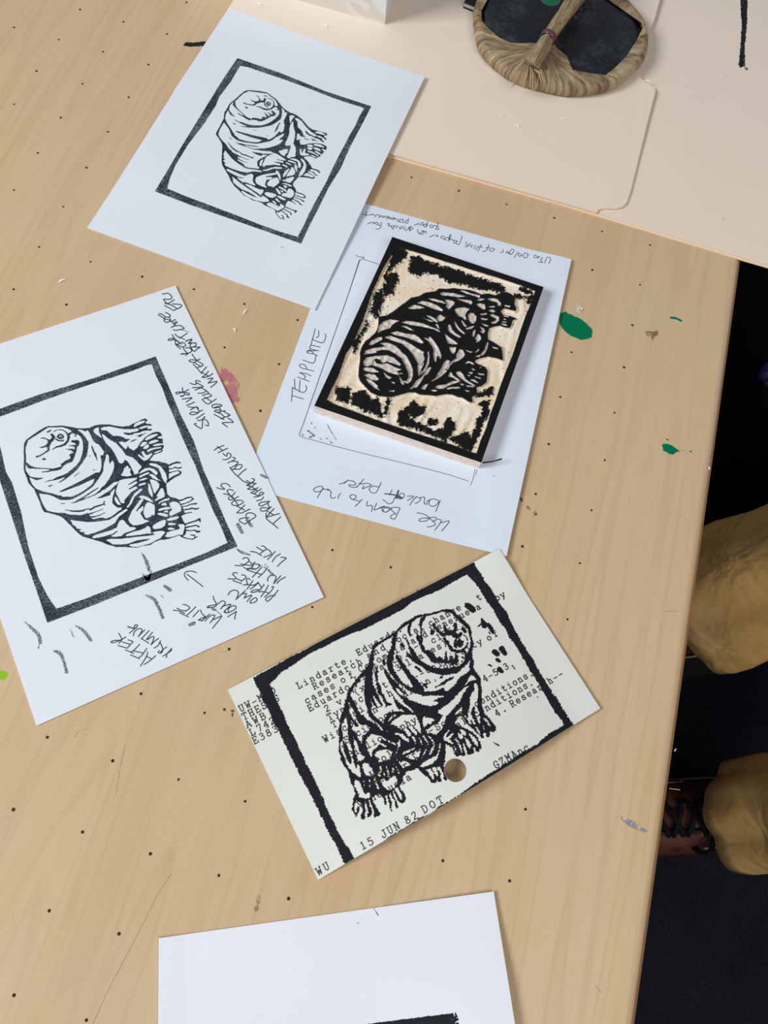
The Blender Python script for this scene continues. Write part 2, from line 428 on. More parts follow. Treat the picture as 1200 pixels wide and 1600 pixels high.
WHITE = """1 160,460 300,370 440,280 545,213 700,213 800,208 900,235 985,280 1000,330 1050,340 1100,345 1160,400 1190,470 1200,560 1197,620 1180,720 1140,840 1080,920 1000,990 900,1070 820,1110 700,1150 2 620,115 560,125 460,162 480,260 430,330 310,280 240,200 200,110 195,60 1 195,1130 125,1030 115,960 125,880 130,800 120,680 118,590 140,540
3 10,258 60,255 130,275 160,295 190,262 230,300 270,380 310,470 360,510 410,530 460,600 510,670 500,730 440,740 460,830 465,930 450,1010 420,1060 385,1100 4 330,60 325,120 300,190 230,250 120,330 0,395 2 1100,385 980,435 880,430 820,440 790,415 740,410 600,370 430,330 380,250 460,162 600,135 690,120 780,95 860,65 840,95 780,140 715,175 780,160 860,110 940,50 1 1000,1080 1080,1010 3 100,880 190,740 210,600 220,490 160,400 100,330
2 370,370 450,385 540,395 640,425 700,460 780,495 900,495 1000,480 1100,430 1200,370 4 200,312 300,245 350,180 370,155 430,60 470,0 3 495,1020 505,900 530,820 545,760 540,730 575,715 600,740 605,860 625,900 640,860 670,830 700,880 700,960 670,1060 620,1150 4 600,110 520,220 480,290 500,312 600,240 690,162 795,142 760,190 700,240 620,320 520,375 440,430 360,465 440,460 620,405 635,345 720,275 700,360 670,450 665,550 700,590 770,640 840,635 835,675 760,720 660,800 560,840 510,838 490,822 400,835 300,857 290,845 240,797 225,755 210,738 100,775 0,785 2 1100,775 960,770 850,740 720,735 600,715 520,690 480,640 440,570 400,470
7 230,390 290,395 400,410 550,430 700,425 4 450,890 600,868 700,810 800,735 900,675 940,655 950,690 880,740 800,800 760,850 720,920 620,985 500,1045 350,1105 200,1148 150,1140 130,1105 170,1092 120,1097 60,1090 45,1065 90,1048 7 340,545 350,515 290,490 265,440
7 645,700 700,672 850,625 1000,580 1105,535 1130,460 1165,400 4 850,862 890,885 940,950 1000,1000 1095,1008 1112,1040 1040,1068 930,1105 860,1140 7 1200,690 1090,705 1010,700 1000,685 1060,655 1130,600 1115,590 1030,650 880,695 780,718 690,732 655,725
8 190,680 210,660 330,610 450,580 530,555 570,530 600,500 640,510 670,570 660,600 690,640 600,645 480,665 350,680 210,695
7 900,760 1000,745 1180,742 8 250,725 400,705 560,690 700,675 750,660 690,635 730,610 850,592 920,600 935,630 880,690 850,730 780,760 660,830 520,865 430,890 340,895 280,880 255,860 300,842 420,822 560,785 670,738 520,755 400,775 240,835 100,850 0,848 7 1040,850 980,810 920,775
9 240,780 250,740 330,715 420,690 490,665 470,620 450,600 520,585 570,590 590,630 570,700 560,750 540,790 480,785 400,810 300,835 240,830 210,810
9 270,570 330,560 420,580 400,600 300,610 270,600
9 265,660 330,650 400,670 390,690 300,695 265,685
9 0,600 100,540 180,505 230,510 225,560 210,620 150,660 50,680 0,680 8 695,520
9 250,490 330,460 450,440 480,455 440,490 340,520 270,525 245,505
9 290,195 350,165 420,165 480,200 520,280 515,340 490,355 400,400 320,440 295,420 290,370 350,310 320,280 300,230
9 85,195 120,160 200,120 290,95 300,130 200,160 130,185 95,215
9 135,220 180,190 230,185 250,230 240,240 150,235
9 75,320 130,290 240,265 300,270 330,295 280,310 180,320 110,340
9 180,350 240,330 270,335 270,370 200,365
9 60,390 110,375 200,385 270,410 270,440 230,450 110,420
8 530,200 560,110 600,60 650,60 740,110 745,200 740,290 700,310 690,280 680,320 600,355 560,340 530,270
8 240,380 270,310 310,220 350,170 400,100 460,20 490,0 540,0 500,60 410,190 390,215 410,228 440,190 510,125 530,140 525,200 470,260 500,310 540,380 620,400 630,415 520,460 400,490 340,490 280,450
6 80,425 130,410 200,420 280,460 345,520 350,545 260,510 170,470 130,480 110,460
4 935,620 980,560 1030,450 1080,370 1160,310 6 100,290 150,280 155,300 80,370 0,440 4 1030,560 980,620 945,645
4 730,330 755,240 800,125 900,100 1130,75 1130,100 1050,150 960,205 960,215 1000,200 1100,145 1140,155 1130,180 1050,230 970,290 985,300 1060,260 1100,240 1140,260 1130,280 1020,350 950,430 890,500 895,550 870,560 820,540 780,450 740,380
4 715,420 740,440 790,520 830,590 770,585 730,540 705,480
X 620,415 680,405 760,415 850,460 900,520 950,600 975,700 960,780 930,770 880,690 850,590 810,500 740,470 660,450
X 440,610 480,550 560,500 640,490 720,510 790,570 800,610 770,630 700,580 640,530 560,560 440,610
X 445,670 450,645 560,590 640,570 640,600 540,640 470,675
X 620,625 680,605 750,640 800,700 870,740 780,720 700,690 670,650
X 450,715 560,680 620,690 540,720 460,740
X 430,825 440,800 540,770 580,780 570,800 450,835
X 640,710 700,710 780,740 830,800 820,860 780,920 745,980 720,950 690,850 660,760
X 620,780 650,800 690,920 710,1000 690,1045 640,980 615,900
X 780,1000 820,930 860,870 900,880 930,980 925,1040 850,1070 740,1120 740,1095 810,1030 770,1030
3 465,340 500,345 600,430 750,520 830,610 930,740 1050,780 1130,850 1190,930 X 490,440 490,490 440,540 430,600 390,610 360,620 330,550 290,470 240,380 180,340 165,380 120,415 70,400 40,330 3 700,690 640,600 560,530 520,470 500,440
3 820,1105 860,1060 880,990 940,930 970,940 975,980 1010,985 1000,1060 1035,1110 960,1135 860,1125
3 450,235 500,205 620,195 750,225 880,245 1000,250 1130,235 1160,255 1080,295 990,320 930,312 860,310 900,340 960,360 1040,350 1120,325 1200,310 1200,345 1080,378 1170,385 1060,440 960,515 935,550 938,600 915,628 870,585 800,510 785,485 850,478 900,498 960,465 1005,430 920,430 880,405 820,380 730,370 690,378 620,330 560,272 510,268 460,262
3 305,280 330,240 400,208 415,230 415,290 440,350 470,400 465,415 400,370 330,320
5 0,150 80,105 190,85 200,110 150,140 60,180 0,215 3 1080,215 1070,190
5 80,225 150,195 260,175 240,210 180,230 110,250
5 105,310 150,285 240,270 300,280 240,310 140,345 100,335
5 -20,250 60,230 90,260 50,290 -20,305
5 -20,330 90,310 110,345 60,370 -20,385
5 -20,410 70,380 100,395 40,430 -20,455
5 190,445 230,400 320,350 420,335 450,350 380,390 300,430 230,460
5 105,560 140,500 200,480 240,495 230,520 160,570 115,575
5 160,600 190,560 240,530 275,550 270,590 220,620 170,615
5 255,515 300,470 400,440 470,465 400,495 320,520 270,525
5 345,545 420,520 530,515 540,540 440,560 360,565
5 230,650 300,610 400,590 500,580 510,600 400,620 330,640 250,680
5 365,690 420,660 500,640 500,660 430,690 370,705
5 60,735 85,715 140,760 190,790 130,690 140,660 180,665 200,710 240,740 300,700 330,695 335,720 290,780 230,830 180,840 120,800"""
BLACK = """2 740,340 940,245 1100,165 4 100,125 280,25 360,-20 420,-20 350,130 330,90 200,150 100,200 0,240 2 1000,270 790,345
3 270,560 290,560 330,660 370,720 390,860 370,810 320,720 290,640
1 980,455 1100,450 1130,485 1120,545 1085,580 1070,660 1040,760 1010,830 985,860 900,890 830,935 780,1000 690,1025 600,1035 520,1055 430,1060 425,1042 510,1035 590,1010 530,995 440,993 330,992 190,985 150,965 115,880 140,870 200,925 280,960 400,975 520,978 640,985 760,955 800,940 775,910 860,845 950,800 970,775 935,735 985,690 1030,690 980,650 870,620 960,615 1040,622 1035,575 920,560 1000,545 1062,540 1045,505 980,495
1 180,1125 250,1145 350,1160 470,1160 400,1185 330,1205 260,1180 190,1150
2 540,235 570,250 645,205 580,220"""
STROKE = """3 240,750,10 243,752,8
3 300,1020,4 350,1005,5
1 1030,1130,4 1130,1060,4
4 0,520,18 150,430,10 300,330,12 400,268,6
4 0,520,18 130,475,8 260,430,7 350,390,8 440,325,18 500,260,24
2 960,555,3 1060,535,10 1150,495,15 1200,475,18
2 860,680,6 920,690,8 1000,705,14 1100,705,16 1200,695,16 4 120,685,13 220,660,9
4 250,675,16 330,630,15 420,600,13 500,575,12 515,520,8
4 500,575,12 530,585,8
4 225,765,14 300,735,9 400,700,6 490,662,5
4 255,815,16 350,805,9 440,775,7 530,730,5
2 780,565,8 860,560,5
9 250,625,8 430,625,12 470,660,20 420,680,14
5 580,900,18 640,930,18 720,895,14 800,870,18 860,880,12
5 620,1000,10 700,990,8 770,965,12 830,985,10 875,968,12
5 640,1070,12 720,1045,8 820,1025,6 870,1055,16 850,1090,16 760,1130,18 680,1180,22 620,1230,22
9 450,150,14 540,135,12 620,95,13 710,80,10 740,115,16 690,160,9 600,195,8 520,220,12
9 540,260,10 620,250,7 700,215,10 800,205,16
9 570,320,12 650,310,10 720,290,14 790,305,14 850,290,8
9 520,410,20 600,385,10 720,365,6
9 590,590,14 680,560,12 780,530,12 860,495,20 870,540,12
9 590,650,14 680,635,10 790,610,12 850,635,14
9 600,705,12 700,710,8 770,700,10 820,730,18 860,725,16
9 500,800,14 540,830,10 640,860,8 730,870,10 790,835,10 820,825,8
9 700,790,10 770,800,10 780,835,10
1 405,420,8 450,412,8 510,430,8 570,470,22
1 390,590,8 450,585,13 520,555,20 560,520,32
1 610,350,22 650,400,26 620,440,28 560,500,30 545,570,24 550,640,18 480,690,12 400,740,11 325,765,16
1 535,300,14 595,270,10
1 465,808,22 435,812,8
1 465,808,22 500,808,8
1 645,295,6 700,265,7 780,255,7 850,280,8 900,330,14 930,380,24 915,460,18 860,530,22 780,565,18 700,580,13 620,630,5
1 930,345,22 980,310,14 1020,285,20
1 1060,330,12 1065,365,10 1040,380,8
1 720,390,16 750,350,13 800,350,13 830,390,14 790,420,17 740,410,17 720,390,16
1 775,385,12
1 680,430,10 740,465,12 820,465,13 835,450,8"""
FRAME_OUT = "p -31.7,650.4 60,617 150,590 243,557 262,600 282,648 303,690 318,735 338,780 355,820 371,854 300,882 225,913 150,944 74,973 58,925 38,868 18,806 -2,745 -18,698"
FRAME_IN = "p -14,659 0,651 30,640 67,626 107,612 140,601 175,590 205,580 231,570 237,569 244,588 254,607 261,627 272,652 282,677 294,704 305,727 319,763 333,798 344,820 355.5,848 340,855.5 321,864 280,880 236,896 205,908 173,920 132,936 100,947 88,951 82,943 74,931 60,903 44,854 33,801 19,755 9,737 0,697 -8,677"
def build_design():
    D = Field(-44, 540, 384, 985, 0.5)
    D.poly(pts(SIL))
    for l in WHITE.split('\n'): D.cut(pts(l))
    for l in BLACK.split('\n'): D.poly(pts(l))
    for l in STROKE.split('\n'):
        q = np.array(pts(l)); D.stroke(q[:, :2], q[:, 2])
    G = Field(-44, 540, 384, 985, 0.5)
    G.poly(pts(FRAME_OUT)); G.cut(pts(FRAME_IN))
    S = Field(-44, 540, 384, 985, 0.5); S.poly(pts(SIL))
    return D, G, S
D, G, S = build_design()
RNG = np.random.default_rng(5)
def vnoise(shape, cell, seed):
    r = np.random.default_rng(seed); ny, nx = shape
    g = r.random((int(ny / cell) + 3, int(nx / cell) + 3))
    y = np.arange(ny) / cell; x = np.arange(nx) / cell
    j = y.astype(int); i = x.astype(int); fy = (y - j)[:, None]; fx = (x - i)[None]
    fy = fy * fy * (3 - 2 * fy); fx = fx * fx * (3 - 2 * fx)
    return (g[j][:, i] * (1 - fy) * (1 - fx) + g[j][:, i + 1] * (1 - fy) * fx + g[j + 1][:, i] * fy * (1 - fx) + g[j + 1][:, i + 1] * fy * fx) - 0.5
# frame-local coordinates of a traced point: u along the 78 mm side, v along the 99 mm side
FB = at(np.array([-31.7, 243, 370.5, 74.5]), np.array([650.4, 557, 855, 973.5]), 0.6)
def duv(x, y):                              # design window position -> (u,v)
    X = at(x, y, 0.6); u = np.full(X.shape[:-1], .5); v = u.copy()
    for _ in range(5):
        P = (1 - u)[..., None] * (1 - v)[..., None] * FB[0] + u[..., None] * (1 - v)[..., None] * FB[1] + u[..., None] * v[..., None] * FB[2] + (1 - u)[..., None] * v[..., None] * FB[3]
        r = X - P
        du = (1 - v)[..., None] * (FB[1] - FB[0]) + v[..., None] * (FB[2] - FB[3]); dv = (1 - u)[..., None] * (FB[3] - FB[0]) + u[..., None] * (FB[2] - FB[1])
        det = du[..., 0] * dv[..., 1] - du[..., 1] * dv[..., 0]
        u = u + (r[..., 0] * dv[..., 1] - r[..., 1] * dv[..., 0]) / det
        v = v + (du[..., 0] * r[..., 1] - du[..., 1] * r[..., 0]) / det
    return u, v
def quad(P, u, v):
    u = np.asarray(u)[..., None]; v = np.asarray(v)[..., None]
    return (1 - u) * (1 - v) * P[0] + u * (1 - v) * P[1] + u * v * P[2] + (1 - u) * v * P[3]
NODEUV = duv(D.X, D.Y)
def print_on(sheet, corners, parent, bias, rough, mats, names, margin=None, holes_=None, seed=1, frame_corners=None, fill=0.0):
    """press the design on a sheet: corners = photo positions of its TL,TR,BR,BL"""
    c = np.array(corners, float)
    P = sheet.on(c[:, 0], c[:, 1], 0)[:, :2]
    c2 = np.array(frame_corners if frame_corners is not None else corners, float); P2 = sheet.on(c2[:, 0], c2[:, 1], 0)[:, :2]
    PA = P
    for fld, b, mt, nm in ((D, bias, mats[0], names[0]), (G, bias, mats[1], names[1])):
        P = PA if fld is D else P2
        F = fld.F + b + rough * vnoise(fld.F.shape, 3.0, seed) + rough * 0.6 * vnoise(fld.F.shape, 1.3, seed + 7) + fill * vnoise(fld.F.shape, 26, seed + 9)
        if fill: F = np.where(fld.F <= -2.9, -3.0, F)
        if margin is not None:
            X = quad(P, *NODEUV); s, t = sheet.inv(X)
            m = np.minimum(np.minimum(s, 1 - s) * sheet.size[0], np.minimum(t, 1 - t) * sheet.size[1]) * 3.6 - margin
            F = np.minimum(F, m)
            if holes_ is not None: F = np.minimum(F, (np.linalg.norm(X - holes_[0], axis=-1) - holes_[1]) * 3.6)
        V_, f = fld.mesh(F)
        X = quad(P, *duv(V_[:, 0], V_[:, 1]))
        mesh_obj(nm, sheet.lift(X, 0.06), [q[::-1] for q in f], mt, parent)
    return P
def pen(sheet, name, strokes, parent, material, r=0.72, step=0.3, wob=0.0, label=None, kind=None):
    """strokes: text with one stroke per line, traced centre lines"""
    L = [pts(l) for l in strokes.strip().replace(';', '\n').split('\n') if l.strip()]
    A_ = np.array([q[:2] for l in L for q in l])
    x0, y0 = A_.min(0) - 3; x1, y1 = A_.max(0) + 3
    F = Field(x0, y0, x1, y1, step)
    for l in L:
        q = np.array([p[:2] for p in l]); rr = [p[2] if len(p) > 2 else r for p in l]
        if len(q) > 2:                       # smooth the hand's line
            qs = [q[0]]; rs = [rr[0]]
            for i in range(len(q) - 1):
                p0 = q[max(i - 1, 0)]; p1 = q[i]; p2 = q[i + 1]; p3 = q[min(i + 2, len(q) - 1)]
                for t in (0.25, 0.5, 0.75, 1.0):
                    qs.append(0.5 * ((2 * p1) + (-p0 + p2) * t + (2 * p0 - 5 * p1 + 4 * p2 - p3) * t * t + (-p0 + 3 * p1 - 3 * p2 + p3) * t ** 3))
                    rs.append(rr[i] * (1 - t) + rr[i + 1] * t)
            q = np.array(qs); rr = rs
        F.stroke(q, rr)
    FF = F.F + (wob * vnoise(F.F.shape, 3, 4) if wob else 0)
    V_, f = F.mesh(FF, 10)
    o = mesh_obj(name, sheet.on(V_[:, 0], V_[:, 1], 0.06), [q[::-1] for q in f], material, parent)
    if label: o['label'] = label
    if name in ('ink_smudge', 'ink_blot', 'scratch'): o['kind'] = 'stuff'
    return o

# ================================================================== folders
def fold(): 
    f1 = empty('manila_folder', 'large cream manila folder lying beneath the tabbed one, black ink streak at its right', 'folder')
    px = [(271.5, 142), (608, 241.5), (880, 318), (1163, 404), (1290, 441), (1560, -160), (420, -160), (392, -40)]
    P = [tuple(at(x, y, 0.8)) for x, y in px]
    for i, (z0, z1, d) in enumerate(((0.05, 0.42, 1.3), (0.5, 0.9, 0.0))):
        c = np.mean(P, axis=0)
        Q = [(x + (1 if i else 0) * 0, y - d) if j in (1, 2, 3, 4) else (x, y) for j, (x, y) in enumerate(P)]
        v, f = prism(Q, z0, z1); o = mesh_obj('folder_flap', v, f, M_MANILA, f1)
        o.data.materials.append(M_MANGLOW)
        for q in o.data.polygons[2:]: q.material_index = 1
    f2 = empty('manila_folder', 'cream manila folder with a rounded tab on its right, lying on the larger folder', 'folder')
    px = [(284, 128), (608, 240), (760, 283), (880, 317), (933, 332.5), (934, 329), (938, 326.5), (946, 326), (962, 326.5), (972, 324), (979, 317), (985, 300), (998, 246), (1015, 176),
          (1023, 145), (1021, 139), (1009, 131), (1001, 124), (1000, 116), (1012, 60), (1022, 30), (1030, 0), (1064, -160), (430, -160), (398, -40)]
    P = [tuple(at(x, y, 1.9)) for x, y in px]
    v, f = prism(P, 1.0, 1.35); 
    mesh_obj('folder_flap', [(x * 1 - .0, y, z) for x, y, z in v], f, M_MANILA, f2)
    # upper flap as a grid-free slab, its right side lifting a little
    v, f = prism(P, 1.55, 1.95); v = [(x, y, z + 1.6 * float(sm(-60, 0, (x - 205)))) for x, y, z in v]
    o = mesh_obj('folder_flap', v, f, M_MANILA, f2); o.data.materials.append(M_MANGLOW)
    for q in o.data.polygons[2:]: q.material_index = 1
    return f1, f2
F1, F2 = fold()

# ================================================================== printed card, upper left
hA = lambda s, t: 0.55 + 2.15 * (1 - sm(.30, .95, t)) + 1.3 * sm(.6, 1, s) * (1 - .5 * t)
shA = Sheet([(357, 13), (664, 120), (492, 484), (136, 356)], hA, 0.35)
cA = empty('print_card', 'white card printed with one animal in a black border, lying partly on the folder', 'print')
shA.build('card_sheet', M_CARD, cA)
print_on(shA, [(371, 91), (580, 166), (469.5, 381), (242, 299.5)], cA, 0.05, 0.5, (M_INK, M_INKF), ('printed_animal', 'printed_border'), seed=3)

# ================================================================== template sheet under the block
hC = lambda s, t: 0.35 + 1.3 * sm(.78, 1.0, s) + 0.25 * sm(.9, 1, t)
shC = Sheet([(549, 312), (893, 405), (791.5, 869), (380, 760.5)], hC, 0.14)
cC = empty('template_sheet', 'bluish white paper sheet with the handwritten word TEMPLATE, under the carved block', 'paper')
shC.build('paper_sheet', M_PAPER, cC)
pen(shC, 'handwriting', """C 195,1200 175,1455
C 185,1350 390,1410
C 190,1210 250,1235 330,1280 400,1290 440,1250 445,1200 430,1170
C 230,1055 240,1240
C 330,1080 315,1280
C 495,1095 380,1055 285,1020
C 400,1060 420,1000 320,940
C 320,940 440,960 525,1000
C 575,915 450,880 360,860 315,810 360,790 420,810 450,880
C 380,715 570,770 610,640
C 455,590 560,605 640,640
C 455,585 465,550 520,540 570,600
C 450,560 560,550 660,545
C 500,510 640,550
C 600,160 550,350 500,510
C 530,450 690,485
C 545,345 730,410 790,290 770,250
C 615,315 660,290 660,190""", cC, M_PENT, 0.62, label='handwritten word TEMPLATE')
pen(shC, 'handwriting', """B 1050,415 1068,368 1055,348 1032,352 1003,408
B 985,350 965,375 985,400 940,395
B 950,355 905,325 895,350 930,352 955,335
B 840,320 800,300 785,345 820,350 830,320
B 690,350 730,290
B 770,325 740,305 735,335 770,330
B 660,320 640,300 665,265 690,270
B 690,280 660,320
B 640,312 605,300 620,285 640,310
B 570,265 575,290 545,300
B 485,265 455,250 430,275 455,285 485,265
B 425,215 405,270 360,290
B 430,245 390,250
B 350,215 330,250 310,285
B 360,245 320,235 290,270
B 290,225 270,260
B 265,225 235,225 250,250
B 230,200 210,225 190,240 175,232
B 195,185 185,205 215,230
B 150,125 135,165 115,215 80,200
B 100,180 60,170 65,200 100,180
B 50,170 30,155 10,175
B 20,115 5,160
A 1085,350 1060,420
A 1060,390 1030,385 1005,405 1040,415
A 1000,400 965,385 985,365 1010,380
A 920,350 930,375 890,355 835,380
A 700,290 690,315 725,335 700,340
A 740,305 770,310 760,340 735,345 745,320 795,315 790,335
A 640,280 605,300 595,270 615,255 635,275
A 610,260 600,310
A 590,265 565,300 540,290 550,260
A 530,250 515,285
A 505,250 490,285 475,255
A 468,312 470,313
A 455,240 445,275
A 400,290 430,240
A 425,255 395,245 385,265 405,272
A 380,245 350,250 365,225 340,222
A 270,205 260,260 235,285 205,282
A 265,245 230,235
A 240,240 210,230 200,212 222,207 240,225
A 185,200 180,225 160,205 108,225
A 932,210 925,250 905,285 940,288 930,260 890,240
A 880,250 845,235 840,262 870,267 878,245
A 815,195 790,260
A 815,235 780,262 765,240 800,222
A 755,240 765,215 738,210 735,235 755,240
A 720,240 700,215 690,230 655,237
A 590,160 575,215 548,208 560,182 585,185
A 530,215 520,165
A 510,205 480,195 492,168 515,180
A 480,200 455,190 468,165
A 440,172 410,150 415,172 440,160
A 400,180 390,150 375,170 365,145 345,165
A 340,165 355,140 328,137 338,160
A 315,155 300,130 285,150 268,125 255,145
A 240,150 245,122 212,117 200,140
A 190,135 172,108 150,118
A 95,82 85,135
A 150,112 120,122 38,110""", cC, M_PENT, 0.5, 0.25, label='small handwriting: Use edges of this paper as guide for paper placement')
pen(shC, 'handwriting', """D 135,410 180,330 210,280 180,255 120,270 85,300 110,330 180,320 220,290
D 220,290 290,310 270,290 320,330 310,380 330,415 380,405
D 445,350 420,390 415,420
D 600,430 570,400 590,370 640,375 655,400 620,430 600,430 710,458
D 735,430 690,480 640,525
D 430,225 480,215 550,170
D 550,170 500,215
D 560,180 620,190 650,230 610,240 560,235 570,260 620,270 670,265
D 755,160 700,230 650,270
D 690,215 740,225 800,215 860,240 800,265 740,290 760,250
D 990,205 960,270 920,340 860,340 830,290 880,255 960,265
D 805,455 800,520 860,510 870,540 860,595
D 930,485 900,550 900,575 960,550 1000,530
D 1000,530 1100,560 1060,600 1010,590 1000,540
E 325,500 280,590 250,650 200,650 185,620 220,590 260,580 210,540 200,500 260,485 325,500
E 0,510 60,490 100,470 80,540 130,555 190,500 120,480
E 100,290,8 250,310,10 330,345,16 350,355,10
E 205,235 170,310
E 300,245,12 270,350,16
E 250,340 210,420 150,435 100,390 70,380
E 340,280 385,300 370,350 320,365 290,340 330,290
E 430,325 520,330 430,390
E 560,330 500,400 465,455
E 540,430 590,410 620,360 560,340
E 620,345 680,345 670,400 680,440 740,430 740,380 700,420
E 740,400 770,370 830,370 880,400 850,450 790,475 745,450
E 905,385 870,470 840,545
E 565,565 680,590 740,640 700,680 620,690 595,670 640,645 740,640
E 740,640 800,630 850,640 840,670 790,690
E 740,640 830,720 800,755 715,770
E 870,660 915,670 900,720 825,815
E 900,710 1030,685 1000,740 925,825""", cC, M_PENT, 0.62, label='handwriting: Use Barn to rub back off paper')
pen(shC, 'guide_line', """F 190,225 250,260 350,265 300,300 260,330
F 325,300 620,395
F 260,320,10 235,400,10 150,660,8 50,960,6
p 544.2,460,0.55 481.7,640,0.5 467.5,679,0.5
G 90,470 110,500 200,535 400,585 700,670 1200,800
p 560,706.7 640,726 700,741.5 732,752
H 375,290 350,420 310,520
H 405,300 385,375
H 630,390 650,392""", cC, M_PENT, 0.42, 0.25, label='thin ruled outline of the block')
M_SM2 = smudge_mat()
pen(shC, 'ink_smudge', "G 240,390,8 300,430,14 370,490,16;G 290,520,16 340,505,10;G 140,460,10 170,485,12;G 320,250,12 325,270,8;G 620,280,8 680,400,7 780,560,6;G 600,545,12 620,540,8;G 670,600,8 710,630,12;G 380,335,8 400,342,6;G 480,540,10 510,560,6", cC, M_SM2, 0.6, 0.25, 0.9)

# ================================================================== large printed card, left
hB = lambda s, t: 0.55 + 0.35 * sm(.55, 1, s) * sm(.2, .5, t) + 0.25 * sm(.9, 1, s) * (1 - t)
TLb = to_photo(np.array([*(at(274, 446, .5) + at(57, 1134, .5) - at(506, 933, .5)), .5]))
shB = Sheet([tuple(TLb), (274, 446), (506, 933), (57, 1134)], hB, 0.35)
cB = empty('print_card', 'white card at the left edge, printed with an animal and crowded with handwriting', 'print')
shB.build('card_sheet', M_CARD, cB)
print_on(shB, [(-31.7, 650.4), (243, 557), (370.5, 855), (74.5, 973.5)], cB, 0.05, 0.45, (M_INK, M_INKF), ('printed_animal', 'printed_border'), seed=9)
pen(shB, 'handwriting', """a 160,225 190,235 240,220 290,230 335,275 340,310 310,330 250,335 190,330 220,385 270,415
a 385,340 330,380 270,415
a 350,420 450,425 510,435 525,460 500,485 430,515 375,545
a 375,545 300,500 205,450
a 435,515 400,480 300,430 210,410
a 220,580 270,600 320,645 280,665 220,670 200,700
a 200,700 150,660 85,625
a 220,670 170,620 105,600
a 280,665 320,720 300,750 240,765 200,745 205,715 260,710 320,740 400,820
a 340,760 370,730 410,715
a 400,795 440,770 430,750 400,760 390,790 400,830 330,855
a 330,860 400,830 510,825
a 510,830 570,870 550,890 470,905 420,915 370,905
a 470,900,5 560,915,5 655,945,5
a 400,985 450,1030 520,1060 580,1085
a 625,970 540,1030 480,1060
a 345,995 380,1060 370,1090 290,1105 275,1085 320,1070 400,1080 480,1140 530,1170
a 600,1125 680,1085 710,1090 650,1160 700,1150 790,1150
b 0,60 40,130 50,215
b 50,215 130,200 40,130
b 50,215 90,260 150,300
b 60,210 130,250 190,265 240,240 220,200 160,175
b 195,270 220,330 290,390
b 240,290 300,280 350,320 350,350 290,390 240,425
b 160,400,14 290,385,10
b 250,150 340,120 355,140 290,200 380,190 440,210 420,250 340,270 320,240 350,200
b 350,265 440,270 510,270 450,310 400,350 340,280
b 360,400 400,460 450,520
b 450,520 410,555 330,545 305,525 340,505 450,520
b 450,520 510,490
b 450,515 570,600
b 570,595 530,630 400,560
b 380,590 450,660 540,765
b 630,640 580,700 540,740
b 530,630 460,655
b 540,740 680,820
b 545,830 590,840 680,810 750,765
b 545,830 600,800 670,720
b 650,870 750,850 660,945
b 660,945 830,915 710,1025""", cB, M_PEN, 0.78, label='handwriting reading WATER BEAR DON\'T CARE ETC')
pen(shB, 'handwriting', """c 520,80 450,55 425,75 445,115 400,130 325,105
c 445,100 570,170 480,185 370,190
c 530,190 415,235
c 540,200 620,245 560,290 475,295
c 620,245 670,290 600,320 555,340
c 660,300 730,340 650,375 570,400
c 545,410 650,495 740,450 815,400
c 600,370 735,455
c 740,560 740,520 800,500 880,505 920,525 880,545 800,570 760,570
c 850,540 780,560
c 860,540 900,620 880,650 790,640 790,615 850,610 940,630 980,620
c 790,640 900,680 980,740 1070,700 1040,730
c 960,640 1070,700
c 775,690 850,730 960,790
c 900,775 980,740
c 1030,765 1080,785 1130,840 1040,840 930,850 960,880 1025,925
c 180,190 185,250 210,290
c 60,300 90,310 150,285 200,275 295,225
c 60,300 60,280 130,270 200,275
c 210,280 310,300 290,330 220,310
c 150,350 190,350 220,310
c 140,345 200,340
c 175,405 270,390 360,380 250,460
c 405,460 340,490 260,520
c 285,545 380,560 440,550
c 335,605 440,550 480,580
c 440,550 490,640 420,690 340,695 320,670 370,645 450,660
c 450,665 555,610
c 585,675 520,720 440,770
c 600,740 560,780 500,805 465,800
c 585,740 600,735
c 610,890 660,905 670,870 640,810 590,785 560,790 545,950 480,930 420,890 405,870 440,860""", cB, M_PEN, 0.8, label='handwriting reading ZERO FUCKS and SURVIVOR')
